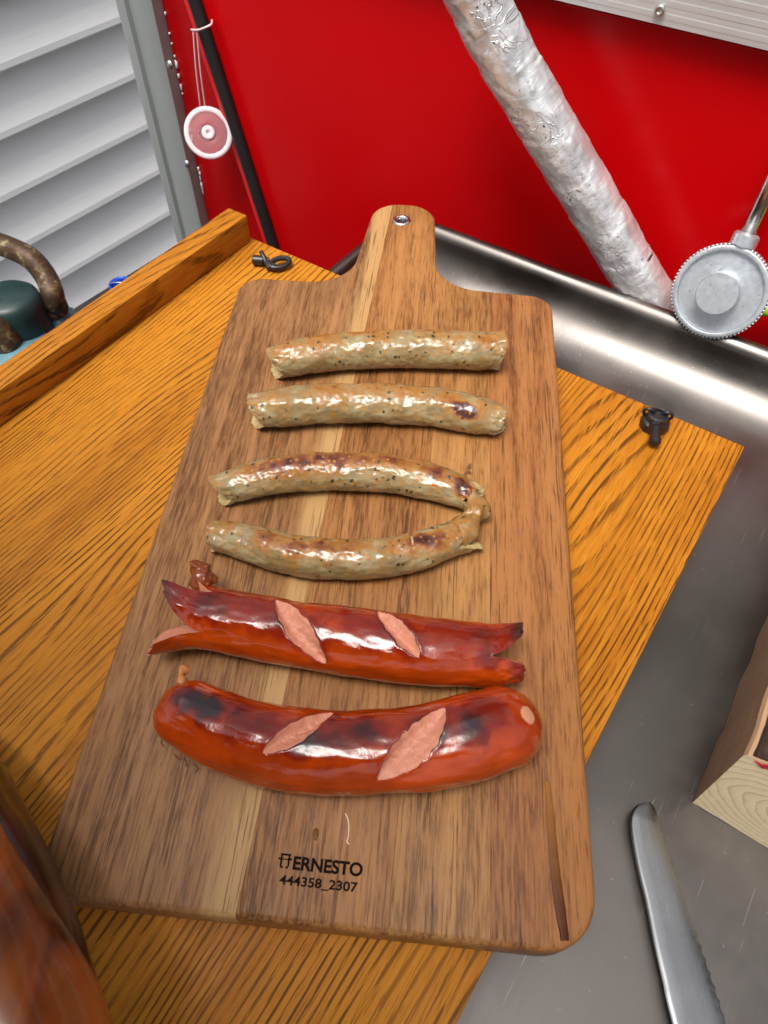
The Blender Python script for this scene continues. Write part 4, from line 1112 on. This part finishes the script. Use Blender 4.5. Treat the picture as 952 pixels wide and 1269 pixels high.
# ================================================================== TEAL PUMP WITH RUSTY PIPE, BLUE BUCKET (between table and house)
ZP = -.20
pc = at(20, 425, ZP)
pump = empty('garden_pump', (pc.x, pc.y, ZG), 0, 'teal painted pump with a rusty bent pipe standing before the siding', 'pump')
teal = flat('teal_paint', (.10, .22, .27), .45, 0, .35, 90, bump=.3); dteal = flat('dark_teal', (.010, .030, .030), .4, 0, .3, 90)
rust = NT('rusty_pipe'); rn_ = rust.noise(rust.coord(), 90, 5, .65)
rust.p(Base_Color=rust.ramp(rn_, (.3, (.030, .018, .010)), (.55, (.085, .045, .02)), (.7, (.30, .25, .13))), Roughness=.5, Metallic=.4); rust.bump(rn_, .5, .002)
def plc(px, py, z): v = at(px, py, z); return Vector((v.x-pc.x, v.y-pc.y, v.z-ZG))
hb = ZP-ZG
bm = bmesh.new(); lathe(bm, [(.09, 0), (.09, .02), (.055, .03), (.050, hb-.12), (.062, hb-.10), (.064, hb-.055), (.058, hb-.045), (.052, hb-.02), (.030, hb-.004), (.0005, hb)], 40); obj('body', bm, teal, pump)
cp = plc(14, 380, ZP+.02)
bm = bmesh.new(); lathe(bm, [(.0005, .016), (.024, .015), (.030, .010), (.032, 0), (.032, -.05), (.026, -.06)], 36, M=Matrix.Translation(cp)); obj('cap', bm, dteal, pump)
b0 = plc(68, 392, ZP-.01)
bm = bmesh.new(); lathe(bm, [(.026, -.10), (.028, -.02), (.024, -.004), (.017, 0), (.017, .006), (.014, .008)], 6, M=Matrix.Translation(b0)); obj('nut', bm, teal, pump)
bm = bmesh.new(); lathe(bm, [(.0165, 0), (.0175, .002), (.0175, .009), (.0145, .012), (.011, .012)], 28, M=Matrix.Translation(b0+Vector((0, 0, .006)))); obj('collar', bm, rust.m, pump)
bm = bmesh.new(); tube(bm, [b0+Vector((0, 0, .005)), plc(66, 368, ZP+.02), plc(58, 345, ZP+.03), plc(40, 322, ZP+.045), plc(14, 308, ZP+.05), plc(-20, 298, ZP+.05), plc(-60, 300, ZP+.05)], .0115, 20, 50); obj('pipe', bm, rust.m, pump)
bm = bmesh.new(); lathe(bm, [(.015, -.03), (.015, .0), (.012, .004), (.009, .018), (.004, .022), (.0003, .022)], 18, M=Matrix.Translation(plc(4, 415, ZP+.01))); obj('bleed_screw', bm, rust.m, pump)
pbk = at(150, 352, ZG+.06)
bk = empty('blue_bucket', (pbk.x, pbk.y, ZG), 0, 'bright blue bucket on the dark ground below the siding', 'bucket')
bm = bmesh.new(); lathe(bm, [(.018, 0), (.024, .056), (.026, .058), (.026, .062), (.023, .063), (.022, .055), (.017, .005), (.0005, .004)], 36); obj('pail', bm, flat('blue_plastic', (.012, .08, .55), .35), bk)
bm = bmesh.new(); tube(bm, [Vector((.026*math.cos(a), .0, .060+.004*math.sin(a))) for a in [PI*k/20 for k in range(21)]], .0015, 8); obj('handle', bm, M['chrome'], bk)
